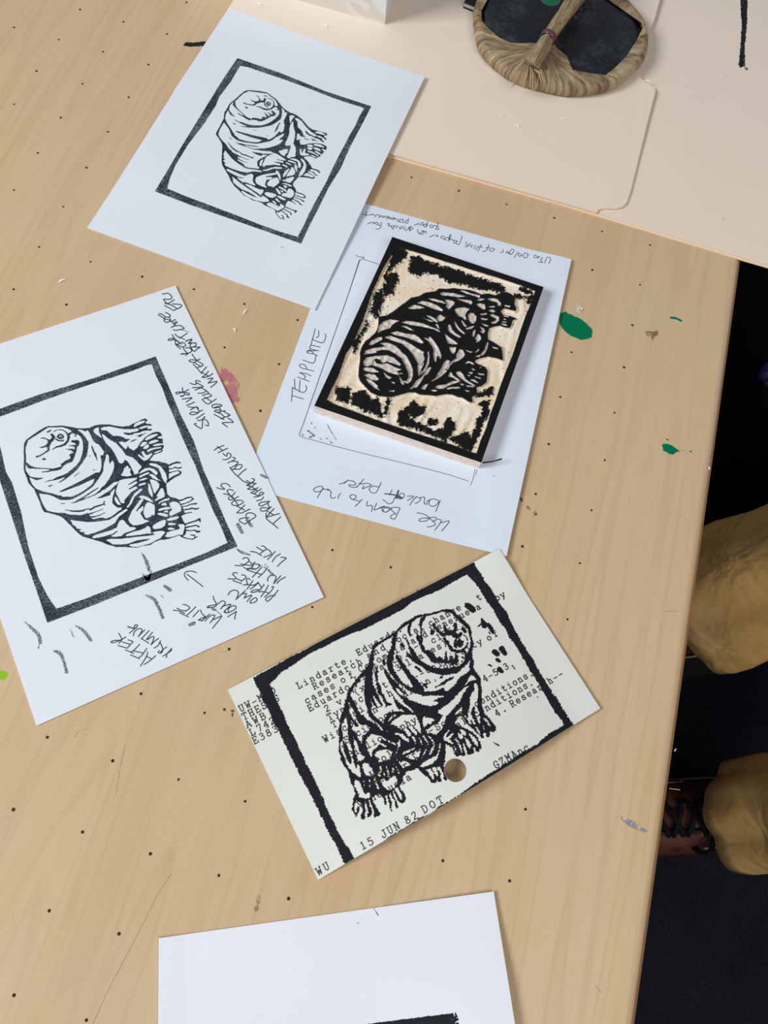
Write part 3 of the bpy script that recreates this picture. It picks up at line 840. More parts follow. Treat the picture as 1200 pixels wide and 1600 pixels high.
pen(shB, 'handwriting', """d 360,190 240,240 175,285
d 430,245 330,290 250,330
d 235,215 340,290
d 340,345 410,395 420,340 470,345 490,390 460,430 390,460 340,455
d 520,415 570,430 540,470 430,520
d 500,490 620,500 580,560 490,610
d 540,630 640,640 700,580 670,550 600,570 560,640
d 470,610 500,645 540,640
d 480,620 560,720 640,790 720,865 820,900
d 775,635 700,690 630,760
d 475,970 440,925 370,905 310,920 310,960 370,1010 300,1010 225,985
d 535,1040 470,1020 420,1035 425,1070 460,1110 400,1110 350,1095
e 90,400 180,470
e 210,355 130,440
e 90,400 160,440 270,600
e 270,430 180,480 95,490 90,440
e 350,510 290,500 200,510 150,540 150,580 210,600 280,590 350,550 370,530
e 220,600 380,680
e 390,590 330,650 240,735
e 490,665 380,715 330,740 240,735
e 390,950 470,890 590,810 570,765 500,735 430,750 410,790 430,830 470,830
e 420,830 350,835 290,860 300,900 390,950
e 790,740 790,830 830,880 920,950 1010,1025
e 1065,810 1000,870 920,940
e 800,700 930,775
e 940,655 870,730 800,810
e 1040,750 930,780 800,820
e 850,660 770,700 700,700 680,670 720,640 850,650 880,620
e 820,560 850,640
e 850,520 760,530 680,550 650,580 680,605 750,590 850,530
e 740,440 700,490 610,510
e 560,440 640,430 740,380 720,350 680,360 660,400
e 500,360 560,375 630,330 700,285
e 440,290 540,300 640,265
e 420,130 500,170 600,190
e 520,95,10 570,110,10 540,160,12 430,220,14
e 430,220,12 520,250,10 620,320,10
e 600,180 520,240 440,290
e 370,150 450,180
e 500,360 560,330 600,300
e 560,380 650,420""", cB, M_PEN, 0.8, label='handwriting reading TOUGH BADASS TARDIGRADE')
pen(shB, 'handwriting', """f 705,160 750,165 790,215 730,260
f 610,180 740,255
f 500,260 600,280 705,340
f 735,255 680,300
f 790,215 850,240 885,310 745,370
f 960,260 890,340 815,410
f 1055,305 960,370 905,455
f 1065,370 1165,385 1080,460 1000,540
f 350,400 400,375 450,390 465,440 400,490
f 310,495 400,510 540,530
f 205,520 340,530 400,500
f 465,440 540,520 520,560 430,585 370,560
f 580,460 540,500
f 550,500 640,500 670,530 600,590 520,590
f 440,600 500,580 600,590
f 430,605 560,650 690,690
f 700,560 620,650 530,745
f 800,590 720,680 640,750
f 820,820 820,770 870,710 940,705 975,750 930,865
f 1065,715 930,865
f 1150,740 1060,790 990,860
f 250,665 190,660 165,690 230,770 130,775 75,775
f 330,700 390,710 410,750 320,820
f 230,770 330,810
f 165,805 330,865
f 490,790 450,765 420,790 430,840 440,880 360,890
f 400,880 560,890 640,840
f 540,805 480,900 430,965
f 640,850 560,920 490,965
f 640,840 700,950 640,1000 540,1030 505,1015 560,985 650,975
f 700,950 750,880
f 650,1020 740,1015 840,1040
f 830,895 780,990 690,1110
f 890,925 930,930 860,1030 760,1115
f 1015,985 940,1080 830,1190 790,1180 790,1140 880,1090 960,1085
f 75,1080 120,1010 200,985 260,1010 265,1070 225,1160
f 400,990 330,1060 225,1160
f 330,1060 420,1050 375,1135
f 375,1135 520,1080 430,1200
f 490,1200 540,1150 600,1130 620,1170 580,1210 500,1230 490,1200""", cB, M_PEN, 0.8, label='handwriting reading YOUR OWN PHRASES IN HERE LIKE')
pen(shB, 'handwriting', """g 440,55 360,30 280,35 225,60 220,110 250,160 290,200
g 270,90 400,190 565,320
g 755,500 780,580 820,650 780,700 650,715 680,680 820,655 920,590 970,600 980,640 895,740
g 930,690 1080,650 1050,700 960,790 1000,810
g 970,790 1020,810 1060,800
g 1050,805 1040,740 1120,680 1180,690 1170,740 1060,800
g 1030,885 1100,840 1190,790
g 1190,780 1170,860 1160,930
g 190,655 250,665 320,720 250,770
g 80,725 150,760 250,780
g 10,760 130,780 220,820
g 130,810 290,885
g 430,700 350,780 270,850
g 490,765 430,830 380,885
g 520,760 550,830 600,880 540,910 480,945 500,950 570,940 690,835
g 620,880 540,970
g 600,970 700,870 790,860 700,1000
g 760,940 910,870 880,930 745,1100
g 770,740,4 850,800,5 910,850,6
h 325,210,12 440,240,10 490,190 450,180 430,230
h 440,250 350,320
h 420,365 430,310 490,250 550,245 560,290 500,380
h 610,265 500,380
h 685,280 560,410
h 550,410 680,490
h 745,305 640,430
h 660,430 740,380 770,400 720,520
h 850,410 790,450 720,520
h 880,450 840,530 770,575
h 870,470 920,590 890,660 840,650 860,620
h 990,555 920,600 880,650
h 1070,580 1000,660 920,715
h 980,740 990,670
h 1070,580 1060,620 990,670
h 170,320 220,430 170,490
h 35,470 60,485 150,460 220,430 290,385
h 35,470 90,445 200,440
h 330,435 410,465 370,510 320,570
h 230,470 360,510
h 155,530 310,575
h 280,605 425,665
h 525,510 440,600 380,640
h 370,690 520,755
h 645,580 570,690 510,740
h 430,625 590,660
h 800,705 700,790 600,855
h 660,640 640,720 540,880
h 640,715 730,760""", cB, M_PEN, 0.78, label='arrow and handwriting reading WRITE YOUR and AFTER PRINTING')
# finger smudges of ink
pen(shB, 'ink_smudge', """p 222,865,1 229,878,1.6 233,891,1.4
p 222,896,0.8 231,905,1.6 236,893,1
p 228,930,0.8 240,936,1.5 249,952,1.5 254,965,2.2
p 38,971,0.4 50,982,1.2 60,992,1.6 63,1004,1.6
p 62,1004,1 60,1012,0.9
p 84,1017,0.9 94,1021,1.9 100,1035,2.0 104,1050,1.6
p 110,984,0.7 115,996,0.6
p 118,978,0.9 130,985,1.2 142,1000,1.4
p 370,858,0.8 380,864,1.2 390,867,0.8
p 372,820,1.8 378,832,2.4
p 386,812,1.2 393,822,1.4
p 326,948,1 336,953,1.4
p 297,976,1.5 303,974,1.6
p 258,916,1.4 266,922,1.8
p 404,883,0.6 416,888,0.9 426,898,1.0
p 413,882,0.4 420,886,0.9
p 408,742,1.2 416,746,1.0
p 256,934,0.5 250,930,0.5
p 340,1020,0.3 350,1018,0.4""".replace(',1.', ',2.'), cB, M_SMUDGE, 0.8, 0.3, 2.2)

# ================================================================== blank part of a printed card at the bottom
hD = lambda s, t: 0.45 + 2.6 * sm(.55, 1.05, s) * (0.35 + 0.65 * sm(0, .3, t)) + 0.5 * sm(.1, 0, s)
BRd = to_photo(np.array([*(at(771.5, 1393, .5) + (at(803.5, 1600, .5) - at(771.5, 1393, .5)) * 3.1), .5]))
BLd = to_photo(np.array([*(at(248, 1466, .5) + (at(247, 1600, .5) - at(248, 1466, .5)) * 4.2), .5]))
shD = Sheet([(248, 1466), (771.5, 1393), tuple(BRd), tuple(BLd)], hD, 0.5)
cD = empty('print_card', 'thick blank white card at the bottom edge with the top of a black printed border', 'print')
shD.build('card_sheet', M_CARDD, cD)
def borderD():
    F = Field(400, 1560, 740, 1720, 0.5)
    F.poly([(437, 1617), (500, 1609), (560, 1601.5), (640, 1591.5), (700, 1584), (712, 1582), (716, 1590), (719, 1603), (740, 1700), (710, 1702), (700, 1612), (640, 1619), (560, 1628), (440, 1640)])
    F.F += 1.7 * vnoise(F.F.shape, 2.6, 21) + 1.0 * vnoise(F.F.shape, 1.2, 22)
    F.F = np.where(F.F > 0, np.minimum(F.F, 1.1 + 2.6 * vnoise(F.F.shape, 4.0, 23) + 3.8 * np.clip((706 - F.X) / 40, -.4, 1)), F.F)
    V_, f = F.mesh(); mesh_obj('printed_border', shD.on(V_[:, 0], V_[:, 1], 0.06), [q[::-1] for q in f], M_INKK, cD)
borderD()
pen(shD, 'ink_smudge', "p 584,1419,0.4 590,1429,0.7;p 590,1428,0.9 591,1430,0.7;p 558,1443,0.5 561,1441,0.4", cD, M_SMUDGE, 0.5, 0.25, 0.5)

# ================================================================== library catalogue card
def hK(s, t):
    s = np.asarray(s, float); t = np.clip(t, 0, 1.02)
    return 0.45 + (np.sin(np.pi * np.clip(s * 1.0, 0, 1)) ** 1.2) * (1.2 + 5.2 * t ** 1.3) + 1.9 * sm(.85, 1, s) * (1 - sm(0, .35, t)) + 0.9 * sm(.9, 1.0, s) * t
shK = Sheet([(355.5, 1077.5), (780, 857), (938, 1107), (497, 1375)], hK, 0.22)
cK = empty('catalogue_card', 'typed cream library card overprinted with a heavy black animal, punched with a round hole', 'card')
HC = shK.on(np.array([711.5]), np.array([1203.5]), 0)[0, :2]
hs, ht = shK.inv(HC[None]); hi = int(round(hs[0] * 60)); hj = int(round(ht[0] * 36))
shK.build('card_sheet', M_CARDB, cK, 60, 36, hole=((hi - 3, hi + 3), (hj - 3, hj + 3), None, (HC, 4.25)))
PK = print_on(shK, [(737, 875.5), (895.5, 1133), (542, 1352), (396, 1059)], cK, 0.95, 2.0, (M_INKK, M_INKK), ('printed_animal', 'printed_border'), margin=0.15, holes_=(HC, 4.3), seed=15, frame_corners=[(737, 877), (898.3, 1137.6), (546.3, 1365.5), (396, 1060)], fill=2.2)
pen(shK, 'ink_blot', """p 729,945,4.5 738,952,5 740,955,2
p 753,968,2 757,977,5
p 763,976,3 768,984,3.4 770,990,0.8
p 748,978,1.5 752,975,1.5
p 764,988,1 766,991,1
p 773,1019,4.5 777,1022,4
p 784,1014,5 789,1021,3.4
p 777,1031,2.8 780,1033,2.6
p 764,1039,1.6 768,1041,1
p 780,1046,4 784,1049,3
p 803,1043,1 804,1045,1
p 771,1160,0.8 779,1165,1.2
p 840,1089,0.7 841,1090,0.5""", cK, M_INKK, 1, 0.3, 1.6)
# --- typewriter lettering: strokes on a 4 x 6 grid with slab serifs
GL = {
 'A': '0,0 2,6 4,0;.8,2 3.2,2;-.4,0 .8,0;3.2,0 4.4,0;1.2,6 2,6', 'B': '.6,0 .6,6;0,6 2.6,6 3.6,5.3 3.6,4 2.6,3.2 .6,3.2;2.6,3.2 4,2.5 4,.8 3,0 0,0', 'C': '3.8,4.2 3.6,5.4 2.4,6 1.2,5.7 .2,4.4 .2,1.6 1.2,.3 2.4,0 3.8,1;3.8,4.2 3.8,6',
 'D': '.6,0 .6,6;0,6 2.4,6 3.8,4.8 4,3 3.8,1.2 2.4,0 0,0', 'E': '.6,0 .6,6;0,6 3.8,6 3.8,4.8;.6,3 2.6,3;2.6,3.6 2.6,2.4;0,0 4,0 4,1.3', 'G': '3.7,4.4 3.5,5.5 2.4,6 1.1,5.7 .2,4.4 .2,1.6 1.2,.2 2.4,0 3.7,.8 3.7,2.6;2.2,2.6 4.3,2.6',
 'H': '.6,0 .6,6;3.4,0 3.4,6;.6,3 3.4,3;0,0 1.3,0;2.7,0 4,0;0,6 1.3,6;2.7,6 4,6', 'I': '2,0 2,6;.8,0 3.2,0;.8,6 3.2,6', 'J': '3,6 3,1.3 2.2,.1 1,0 .2,.8 .2,2;1.8,6 4.2,6', 'L': '1,0 1,6;.2,6 2,6;.2,0 4,0 4,1.8', 'M': '.5,0 .5,6 2,2.6 3.5,6 3.5,0;-.2,0 1.2,0;2.8,0 4.2,0;-.2,6 .5,6;3.5,6 4.2,6',
 'N': '.6,0 .6,6 3.4,0 3.4,6;0,0 1.3,0;0,6 .6,6;2.8,6 4,6', 'O': '2,6 .7,5.4 0,3.9 0,2.1 .7,.6 2,0 3.3,.6 4,2.1 4,3.9 3.3,5.4 2,6', 'R': '.6,0 .6,6;0,6 2.6,6 3.6,5.3 3.6,3.8 2.6,3 .6,3;2.2,3 3.6,0 4.4,0;0,0 1.4,0',
 'S': '3.6,4.4 3.2,5.6 2,6 .8,5.7 .4,4.6 .8,3.5 2.8,2.8 3.7,2 3.6,.8 2.6,0 1.2,.1 .3,1 .3,1.9;3.6,4.4 3.6,6;.3,0 .3,1.8', 'T': '2,0 2,6;0,4.6 0,6 4,6 4,4.6;1,0 3,0', 'U': '.6,6 .6,1.5 1.3,.2 2,0 2.8,.2 3.4,1.5 3.4,6;0,6 1.3,6;2.7,6 4,6', 'V': '0,6 2,0 4,6;-.4,6 .9,6;3.1,6 4.4,6',
 'W': '.2,6 1,0 2,4 3,0 3.8,6;-.3,6 1,6;3,6 4.3,6', 'Z': '.4,4.7 .4,6 3.7,6 .3,0 3.9,0 3.9,1.4', 'P': '.6,0 .6,6;0,6 2.6,6 3.6,5.3 3.6,3.6 2.6,2.8 .6,2.8;0,0 1.6,0',
 'a': '.5,3.4 1.2,4 2.4,4 3.1,3.4 3.1,.5 3.5,0 4,0;3.1,2.4 1.4,2.3 .3,1.6 .3,.6 1.2,0 2.2,.1 3.1,.9', 'b': '.6,6 .6,0;0,6 .6,6;.6,2.9 1.6,4 2.8,3.9 3.8,2.9 3.8,1.1 2.8,.1 1.6,0 .6,1.1', 'c': '3.5,2.8 3.3,3.8 2.1,4.1 .9,3.6 .2,2.4 .4,1 1.4,0 2.6,0 3.7,.8;3.5,2.8 3.5,4', 'd': '3.3,6 3.3,0 4,0;2.6,6 3.3,6;3.3,2.9 2.3,4 1.1,3.9 .2,2.9 .2,1.1 1.1,.1 2.3,0 3.3,1.1',
 'e': '.3,2.1 3.7,2.1 3.5,3.3 2.5,4.1 1.4,4 .4,3.1 .2,1.6 .9,.3 2.2,-.1 3.5,.6', 'f': '1.7,0 1.7,4.8 2.4,5.9 3.7,5.8;.5,3.9 3.3,3.9;.6,0 2.9,0', 'g': '3.2,3.9 3.2,-.8 2.4,-1.7 .8,-1.6;3.2,3.9 3.9,3.9;3.2,2.9 2.2,4 1.1,3.9 .2,2.9 .2,1.2 1.1,.3 2.2,.2 3.2,1.2', 'h': '.7,6 .7,0;.1,6 .7,6;.7,2.9 1.8,4 2.8,3.9 3.3,3 3.3,0;.1,0 1.3,0;2.7,0 3.9,0',
 'i': '.7,3.9 2.1,3.9 2.1,0;.5,0 3.6,0;2,5.6 2.1,5.5', 'l': '.7,6 2.1,6 2.1,0;.5,0 3.6,0', 'm': '.3,3.9 .3,0;.3,3 1,4 1.8,3.8 2.1,3 2.1,0;2.1,3 2.8,4 3.6,3.8 3.9,3 3.9,0;-.2,0 .8,0;3.4,0 4.4,0', 'n': '.7,3.9 .7,0;.1,3.9 .7,3.9;.7,2.9 1.8,4 2.8,3.9 3.3,3 3.3,0;.1,0 1.3,0;2.7,0 3.9,0',
 'o': '2,4.1 .8,3.6 .2,2.5 .2,1.5 .8,.4 2,-.1 3.2,.4 3.8,1.5 3.8,2.5 3.2,3.6 2,4.1', 'p': '.7,3.9 .7,-1.8;.1,3.9 .7,3.9;.1,-1.8 1.6,-1.8;.7,2.9 1.7,4 2.9,3.9 3.8,2.9 3.8,1.1 2.9,.1 1.7,0 .7,1.1', 'r': '1.2,3.9 1.2,0;.3,3.9 1.2,3.9;.3,0 2.6,0;1.2,2.7 2.2,3.9 3.2,4 3.8,3.5', 's': '3.4,3 3,3.9 1.6,4.1 .6,3.5 .8,2.5 3,1.8 3.6,1 2.9,.1 1.3,-.1 .4,.6 .4,1.2;3.4,3 3.4,4', 't': '1.4,5.4 1.4,.9 2,0 3.2,0 3.8,.7;.3,3.9 3.2,3.9',
 'u': '.1,3.9 .7,3.9 .7,1 1.3,.1 2.3,0 3.3,1;2.7,3.9 3.3,3.9 3.3,0 3.9,0', 'v': '.2,3.9 2,0 3.8,3.9;-.3,3.9 .9,3.9;3.1,3.9 4.3,3.9', 'x': '.3,0 3.7,3.9;.3,3.9 3.7,0;-.1,0 1,0;3,0 4.1,0;-.1,3.9 1,3.9;3,3.9 4.1,3.9', 'y': '.2,3.9 2.1,0;3.9,3.9 1.6,-1.6 .4,-1.6;-.3,3.9 .9,3.9;3.1,3.9 4.3,3.9', 'z': '.5,3 .5,3.9 3.5,3.9 .4,0 3.7,0 3.7,1',
 '1': '.9,5 2,6 2,0;.7,0 3.4,0', '2': '.4,4.6 .8,5.7 2,6 3.2,5.6 3.6,4.4 2.8,3 .3,0 3.9,0', '3': '.5,5.2 1.6,6 3,5.7 3.4,4.6 2.8,3.5 1.6,3.2;2.8,3.3 3.7,2.2 3.6,.9 2.6,0 1.2,0 .3,.8', '4': '2.9,0 2.9,6 .2,1.9 3.9,1.9;2,0 3.7,0', '5': '3.5,6 .8,6 .6,3.4 1.8,3.9 3.1,3.5 3.8,2.2 3.4,.7 2.2,0 .9,.1 .2,.9',
 '6': '3.2,5.8 1.6,5.2 .4,3.2 .2,1.7 .9,.3 2.1,0 3.4,.6 3.7,2 3,3.2 1.8,3.5 .4,2.6', '7': '.3,4.8 .3,6 3.7,6 1.8,0', '8': '2,3.2 .8,3.9 .6,5 1.3,5.9 2.7,5.9 3.4,5 3.2,3.9 2,3.2 .5,2.4 .2,1.2 1,.1 3,.1 3.8,1.2 3.5,2.4 2,3.2', '9': '.8,.2 2.4,.8 3.6,2.8 3.8,4.3 3.1,5.7 1.9,6 .6,5.4 .3,4 1,2.8 2.2,2.5 3.6,3.4',
 '-': '.3,2.3 3.7,2.3', '.': '1.9,.3 2.1,.3', ',': '2.2,.5 1.7,-.9', '(': '3,6.6 2,4.6 1.8,3 2,1.2 3,-.8', ')': '1,6.6 2,4.6 2.2,3 2,1.2 1,-.8'}
TXT = [('Lindarte,', 469.4, 1075, 548, 1033), ('Eduardo.', 563, 1023, 626, 987), ('Research', 494.4, 1076, 563, 1038), ('and', 578.7, 1027.5, 600, 1016), ('social', 616, 1007, 660, 984), ('change', 675, 977, 718, 953.5),
 ('t', 750, 937, 750, 937), ('by', 779, 937.5, 787, 933), ('cases', 482, 1098, 521, 1076), ('of', 537.5, 1066, 550, 1059), ('Colombia', 566, 1049, 630, 1015), ('and', 647, 1005, 665.6, 995), ('Venezuela', 679, 987, 749, 952),
 ('Eduardo', 487, 1110, 544, 1078), ('Lindarte.', 560, 1066, 635.6, 1026), ('-', 652, 1014, 652, 1014), ('c1962.', 679, 1004, 723, 980), ('2', 513, 1111, 513, 1111), ('v.', 532, 1100.6, 540, 1095), ('(x,', 559, 1086, 577, 1072), ('53', 607, 1057, 624, 1047.5), ('leaves)', 640, 1039, 697, 1009),
 ('Typescript', 517.5, 1124, 603, 1074), ('D.', 628, 1077, 637.5, 1071), ('--University', 652, 1061, 751, 1007), ('of', 766, 1000, 776, 994), ('Thesis', 524, 1136, 577, 1106), ('h.', 611, 1087, 620, 1082), ('di', 635, 1088, 643, 1083.5), ('on,', 660, 1073, 680, 1063), ('1982.', 692, 1052, 722, 1034),
 ('Wisconsin-', 511, 1159, 597, 1107), ('Sociology', 544, 1160, 614, 1117), ('4-513.', 760, 1064, 801, 1041), ('Vita', 542, 1173, 571, 1155), ('Bibliography.', 550, 1183, 657, 1125), ('Colombia--', 592, 1194, 675, 1145), ('Social', 686, 1140, 731, 1113), ('conditions.', 747, 1103.5, 831, 1056),
 ('Venezuela--', 585, 1214, 671, 1164), ('So', 682, 1157.5, 690.6, 1152), ('al', 718, 1136, 727, 1131), ('conditions.', 746, 1119.5, 830.7, 1071), ('Research--', 588, 1226, 672, 1180), ('4.', 779.3, 1118, 789, 1111.5), ('Research--', 803, 1103.5, 878, 1057), ('Vene', 565, 1261, 594, 1245), ('zuela', 603, 1240, 640, 1219),
 ('v', 580, 1217, 580, 1217), ('GZMAnc', 778, 1199.5, 824, 1173), ('15', 569.5, 1326, 581, 1320), ('JUN', 602, 1308, 622, 1296), ('82', 639, 1286, 650, 1279.5), ('DOT', 666, 1269, 690, 1255), ('WU', 501, 1366, 512, 1359), ('UW-MAD', 379.5, 1111, 428, 1084), ('THESIS', 384.5, 1123.5, 434, 1096), ('AWB', 390, 1136, 412.5, 1124),
 ('L', 396, 1148.5, 396, 1148.5), ('742', 407.5, 1142, 427, 1131), ('E383', 401, 1161, 432, 1144), ('m', 562, 979, 562, 979), ('social', 590, 967, 634, 943), ('change', 650, 934, 694, 913)]
def typed():
    F = Field(350, 850, 945, 1380, 0.4)
    for word, x0, y0, x1, y1 in TXT:
        n = len(word)
        P0 = shK.on(np.array([x0, x1]), np.array([y0, y1]), 0)[:, :2]
        d = P0[1] - P0[0]; L = np.linalg.norm(d)
        ax = (shK.P[1] - shK.P[0]); ax = ax / np.linalg.norm(ax)
        if n > 1: ax = 0.5 * ax + 0.5 * d / L; ax /= np.linalg.norm(ax)
        up = np.array([-ax[1], ax[0]]); g = 0.405
        if word in ('15', 'JUN', '82', 'DOT', 'WU', 'GZMAnc', 'UW-MAD', 'THESIS', 'AWB', 'L', '742', 'E383'): g = 0.42
        for i, ch in enumerate(word):
            c = P0[0] + (d * (i / (n - 1)) if n > 1 else 0)
            for st in GL[ch].split(';'):
                q = np.array([[float(a) for a in p.split(',')] for p in st.split()])
                X = c + (q[:, :1] - 2) * g * ax + q[:, 1:] * g * up
                z = hK(*shK.inv(X)); px = to_photo(np.concatenate([X, z[:, None]], 1))
                F.stroke(px, 1.45 if ch in '.' else 0.86)
    F.F += 0.35 * vnoise(F.F.shape, 3, 31)
    V_, f = F.mesh(maxrun=12)
    mesh_obj('typed_text', shK.on(V_[:, 0], V_[:, 1], 0.04), [q[::-1] for q in f], M_TYPE, cK)
typed()

# ================================================================== the carved printing block
BSIL = """q 250,1000 360,980 440,930 500,880 600,810 660,760 760,740 830,700 880,690 960,680 1010,645 1100,650 r 80,400 140,410 250,420 330,440 420,480 500,465 590,490 690,450 740,450 800,480 840,520 830,600 855,650 845,690 810,680 700,650
665,700 690,735 780,750 860,780 815,800 800,830 790,870 770,900 700,890 650,870 590,880 520,900 500,960 500,1040 560,1070 620,1110 670,1140 680,1200 p 786,563 774,559 762,557 750,560 743,562.5
t 980,370 1040,400 1110,430 1135,480 1130,560 1120,620 1060,665 1000,680 1000,740 1000,780 940,800 950,860 920,870 880,850 820,810 760,800 700,775 620,765 560,775 490,790 420,780 340,775 280,770 230,745 150,745 90,760 20,780
s 1000,965 860,950 760,910 680,830 620,760 600,700 605,600 620,500 620,400 640,340 690,260 720,240 800,170 830,130 850,60"""
BWHITE = """q 1020,705 1070,692 r 0,458 60,462 130,480 235,505 130,515 60,505 0,497 q 1040,735
r 140,430 200,432 300,470 400,490 395,525 330,500 230,470
r 105,535 180,540 290,555 305,580 290,605 240,585 180,565
q 870,770 930,770 1050,800 1110,840 1080,835 990,815 910,795
q 735,830 790,800 900,820 990,860 1055,910 1050,930 980,915 890,880 810,850
q 610,895 690,850 760,860 835,885 760,900 680,905
q 1075,785 1150,790 1200,810 1200,840 1160,880 1130,910 1095,870 1110,830
r 80,665 120,650 200,640 270,660 240,690 215,740 230,790 215,800 170,760 130,750 100,710
r 250,735 280,710 325,715 335,745 355,740 350,810 320,845 285,840 255,790
r 355,600 400,590 460,600 470,665 430,665 380,630
r 360,545 400,530 470,535 430,555 380,560
r 490,535 560,525 620,540 665,590 660,625 620,615 615,580 540,560
r 510,628 585,622 580,642 515,642
r 505,680 560,668 600,695 550,707
r 520,735 560,725 640,760 635,810 600,840 550,850 540,825 590,810 600,780 550,760
r 660,690 700,650 800,680 880,720 870,745 800,740 680,715
r 705,612 780,622 770,642 710,632
r 400,722 485,712 485,730 410,742
r 405,772 500,787 480,802 420,797
r 420,842 500,865 505,882 460,878
r 215,905 320,870 330,880 290,910 240,920
r 165,800 190,820 235,880 215,890 180,850
r 80,810 100,840 140,900 215,970 200,980 140,935 95,885
r 0,860 30,860 50,920 90,960 165,1010 150,1022 90,1000 60,980 40,965 0,930
r 310,950 330,920 345,930 325,1010 302,1000
r 340,1030 370,975 400,990 415,1040 370,1080 345,1075 360,1060
r 395,880 440,900 465,940 440,975 400,940 430,930
r 450,1190 470,1120 490,1080 505,1080 495,1150 460,1200
r 550,1130 630,1150 620,1167 560,1152
r 690,742 760,752 770,767 700,757
r 670,838 740,860 735,874 670,857
r 700,778 735,800 690,797
r 675,812 730,822 728,834 680,828
q 840,980 900,990 960,1020 1000,1070 970,1070 900,1022
q 800,1010 860,1030 960,1060 900,1062
q 985,1000 1020,970 1090,1010 1050,1050 1010,1060 980,1030
q 240,1190 260,1110 310,1060 400,1030 510,1050 480,1065 420,1100 400,1140 300,1170 250,1200
q 540,1070 600,1050 700,1060 800,1080 900,1120 1000,1160 1030,1200 940,1155 800,1125 650,1102
q 530,1112 600,1117 700,1170 650,1168
q 960,1090 990,1090 1020,1160 980,1130
t 600,10 660,60 720,100 765,140 700,145 640,130 615,70
t 655,180 740,180 735,230 710,265 690,260 665,220
t 740,320 745,265 785,205 825,215 852,275 830,310 770,350 710,370 665,410 640,460 620,450 650,395 690,350
t 490,545 550,450 590,370 630,335 665,350 650,400 620,450 540,500
t 430,610 500,545 560,480 630,460 625,480 560,540 480,590
t 640,540 660,500 680,490 700,530 760,570 800,605 760,600 700,560 660,550
t 480,690 500,660 560,650 620,640 700,600 770,600 790,612 700,640 640,665 580,700 520,700
t 605,700 660,680 760,673 800,685 760,700 700,697 640,707
t 415,715 460,708 515,725 460,737
t 740,490 790,480 830,520 860,580 940,630 1000,670 930,652 860,612 800,570 750,530
t 305,695 340,650 395,635 370,680 350,710 320,708
t 785,628 830,638 840,657 800,652
t 860,657 960,662 970,680 880,674
t 855,712 910,727 908,738 860,730
t 970,538 1050,562 1050,577 975,557
t 1010,503 1095,513 1090,530 1020,522
t 920,580 970,585 1030,630 1000,627 930,597
t 870,518 920,533 905,548
t 900,488 950,493 940,517 900,507
t 935,443 980,458 970,472 940,462
t 1030,422 1060,433 1040,443
t 850,385 890,350 940,365 975,400 940,395 910,375 870,387
t 960,300 1040,275 1100,210 1130,120 1140,130 1130,200 1090,270 1030,300
t 860,208 900,228 950,238 920,252 870,227
t 980,240 1020,200 1030,220 990,250
t 1000,110 990,60 1020,10 1050,50 1040,90
t 330,60 400,70 410,40 470,110 510,170 540,230 560,290 545,330 520,290 500,290 490,370 470,350 455,280 460,220 450,180 390,100
s 730,300 760,260 850,215 900,215 890,250 830,280 770,312 740,312
s 1000,160 1080,140 1160,160 t 120,10 220,20 280,60 330,115 335,135 290,130 200,90 120,60 40,40 s 1060,190
s 925,215 1000,195 1080,225 t 80,90 160,130 250,190 340,240 330,270 345,310 345,340 300,400 285,420 240,340 200,270 130,190 60,135 s 1060,270 980,240
t 385,240 400,230 407,300 402,370 382,430 352,480 322,500 288,530 300,500 350,440 380,360 390,300
t 260,400 300,400 330,370 342,380 312,440 285,510 275,550 265,500
s 665,430 690,385 760,355 860,340 940,330 870,290 960,280 1060,320 1120,375 t 60,240 120,290 170,380 200,460 200,530 180,600 140,635 80,620 60,600 120,600 150,550 140,490 100,400 60,320 0,280 s 1060,420 980,380 900,370 820,390 830,410 740,420
s 660,520 700,470 800,450 960,440 1040,470 1130,550 1120,575 1020,540 960,520 900,540 870,500 820,480 790,500 760,560 720,580 670,570
s 760,560 800,500 820,540 890,550 960,540 1060,590 1140,620 1080,640 1110,690 1060,680 960,650 900,610 850,590
s 660,600 700,590 780,600 860,650 780,660 700,640 670,630
s 670,690 720,670 800,680 860,740 820,760 740,740 700,710
s 690,730 760,750 850,830 830,840 870,880 800,850 720,780
s 910,650 960,690 1020,720 980,740 940,710
s 1110,700 1150,760 1180,820 1130,790
s 1100,658 1150,663 1145,677 1110,672
s 960,888 1060,876 1040,897
s 1000,758 1050,778 1060,800 1030,792
t 160,700 200,660 215,640 240,600 330,540 335,560 270,660 240,690 215,680 190,705
t 230,650 300,560 380,450 420,425 430,440 380,520 340,540 290,630 240,690"""
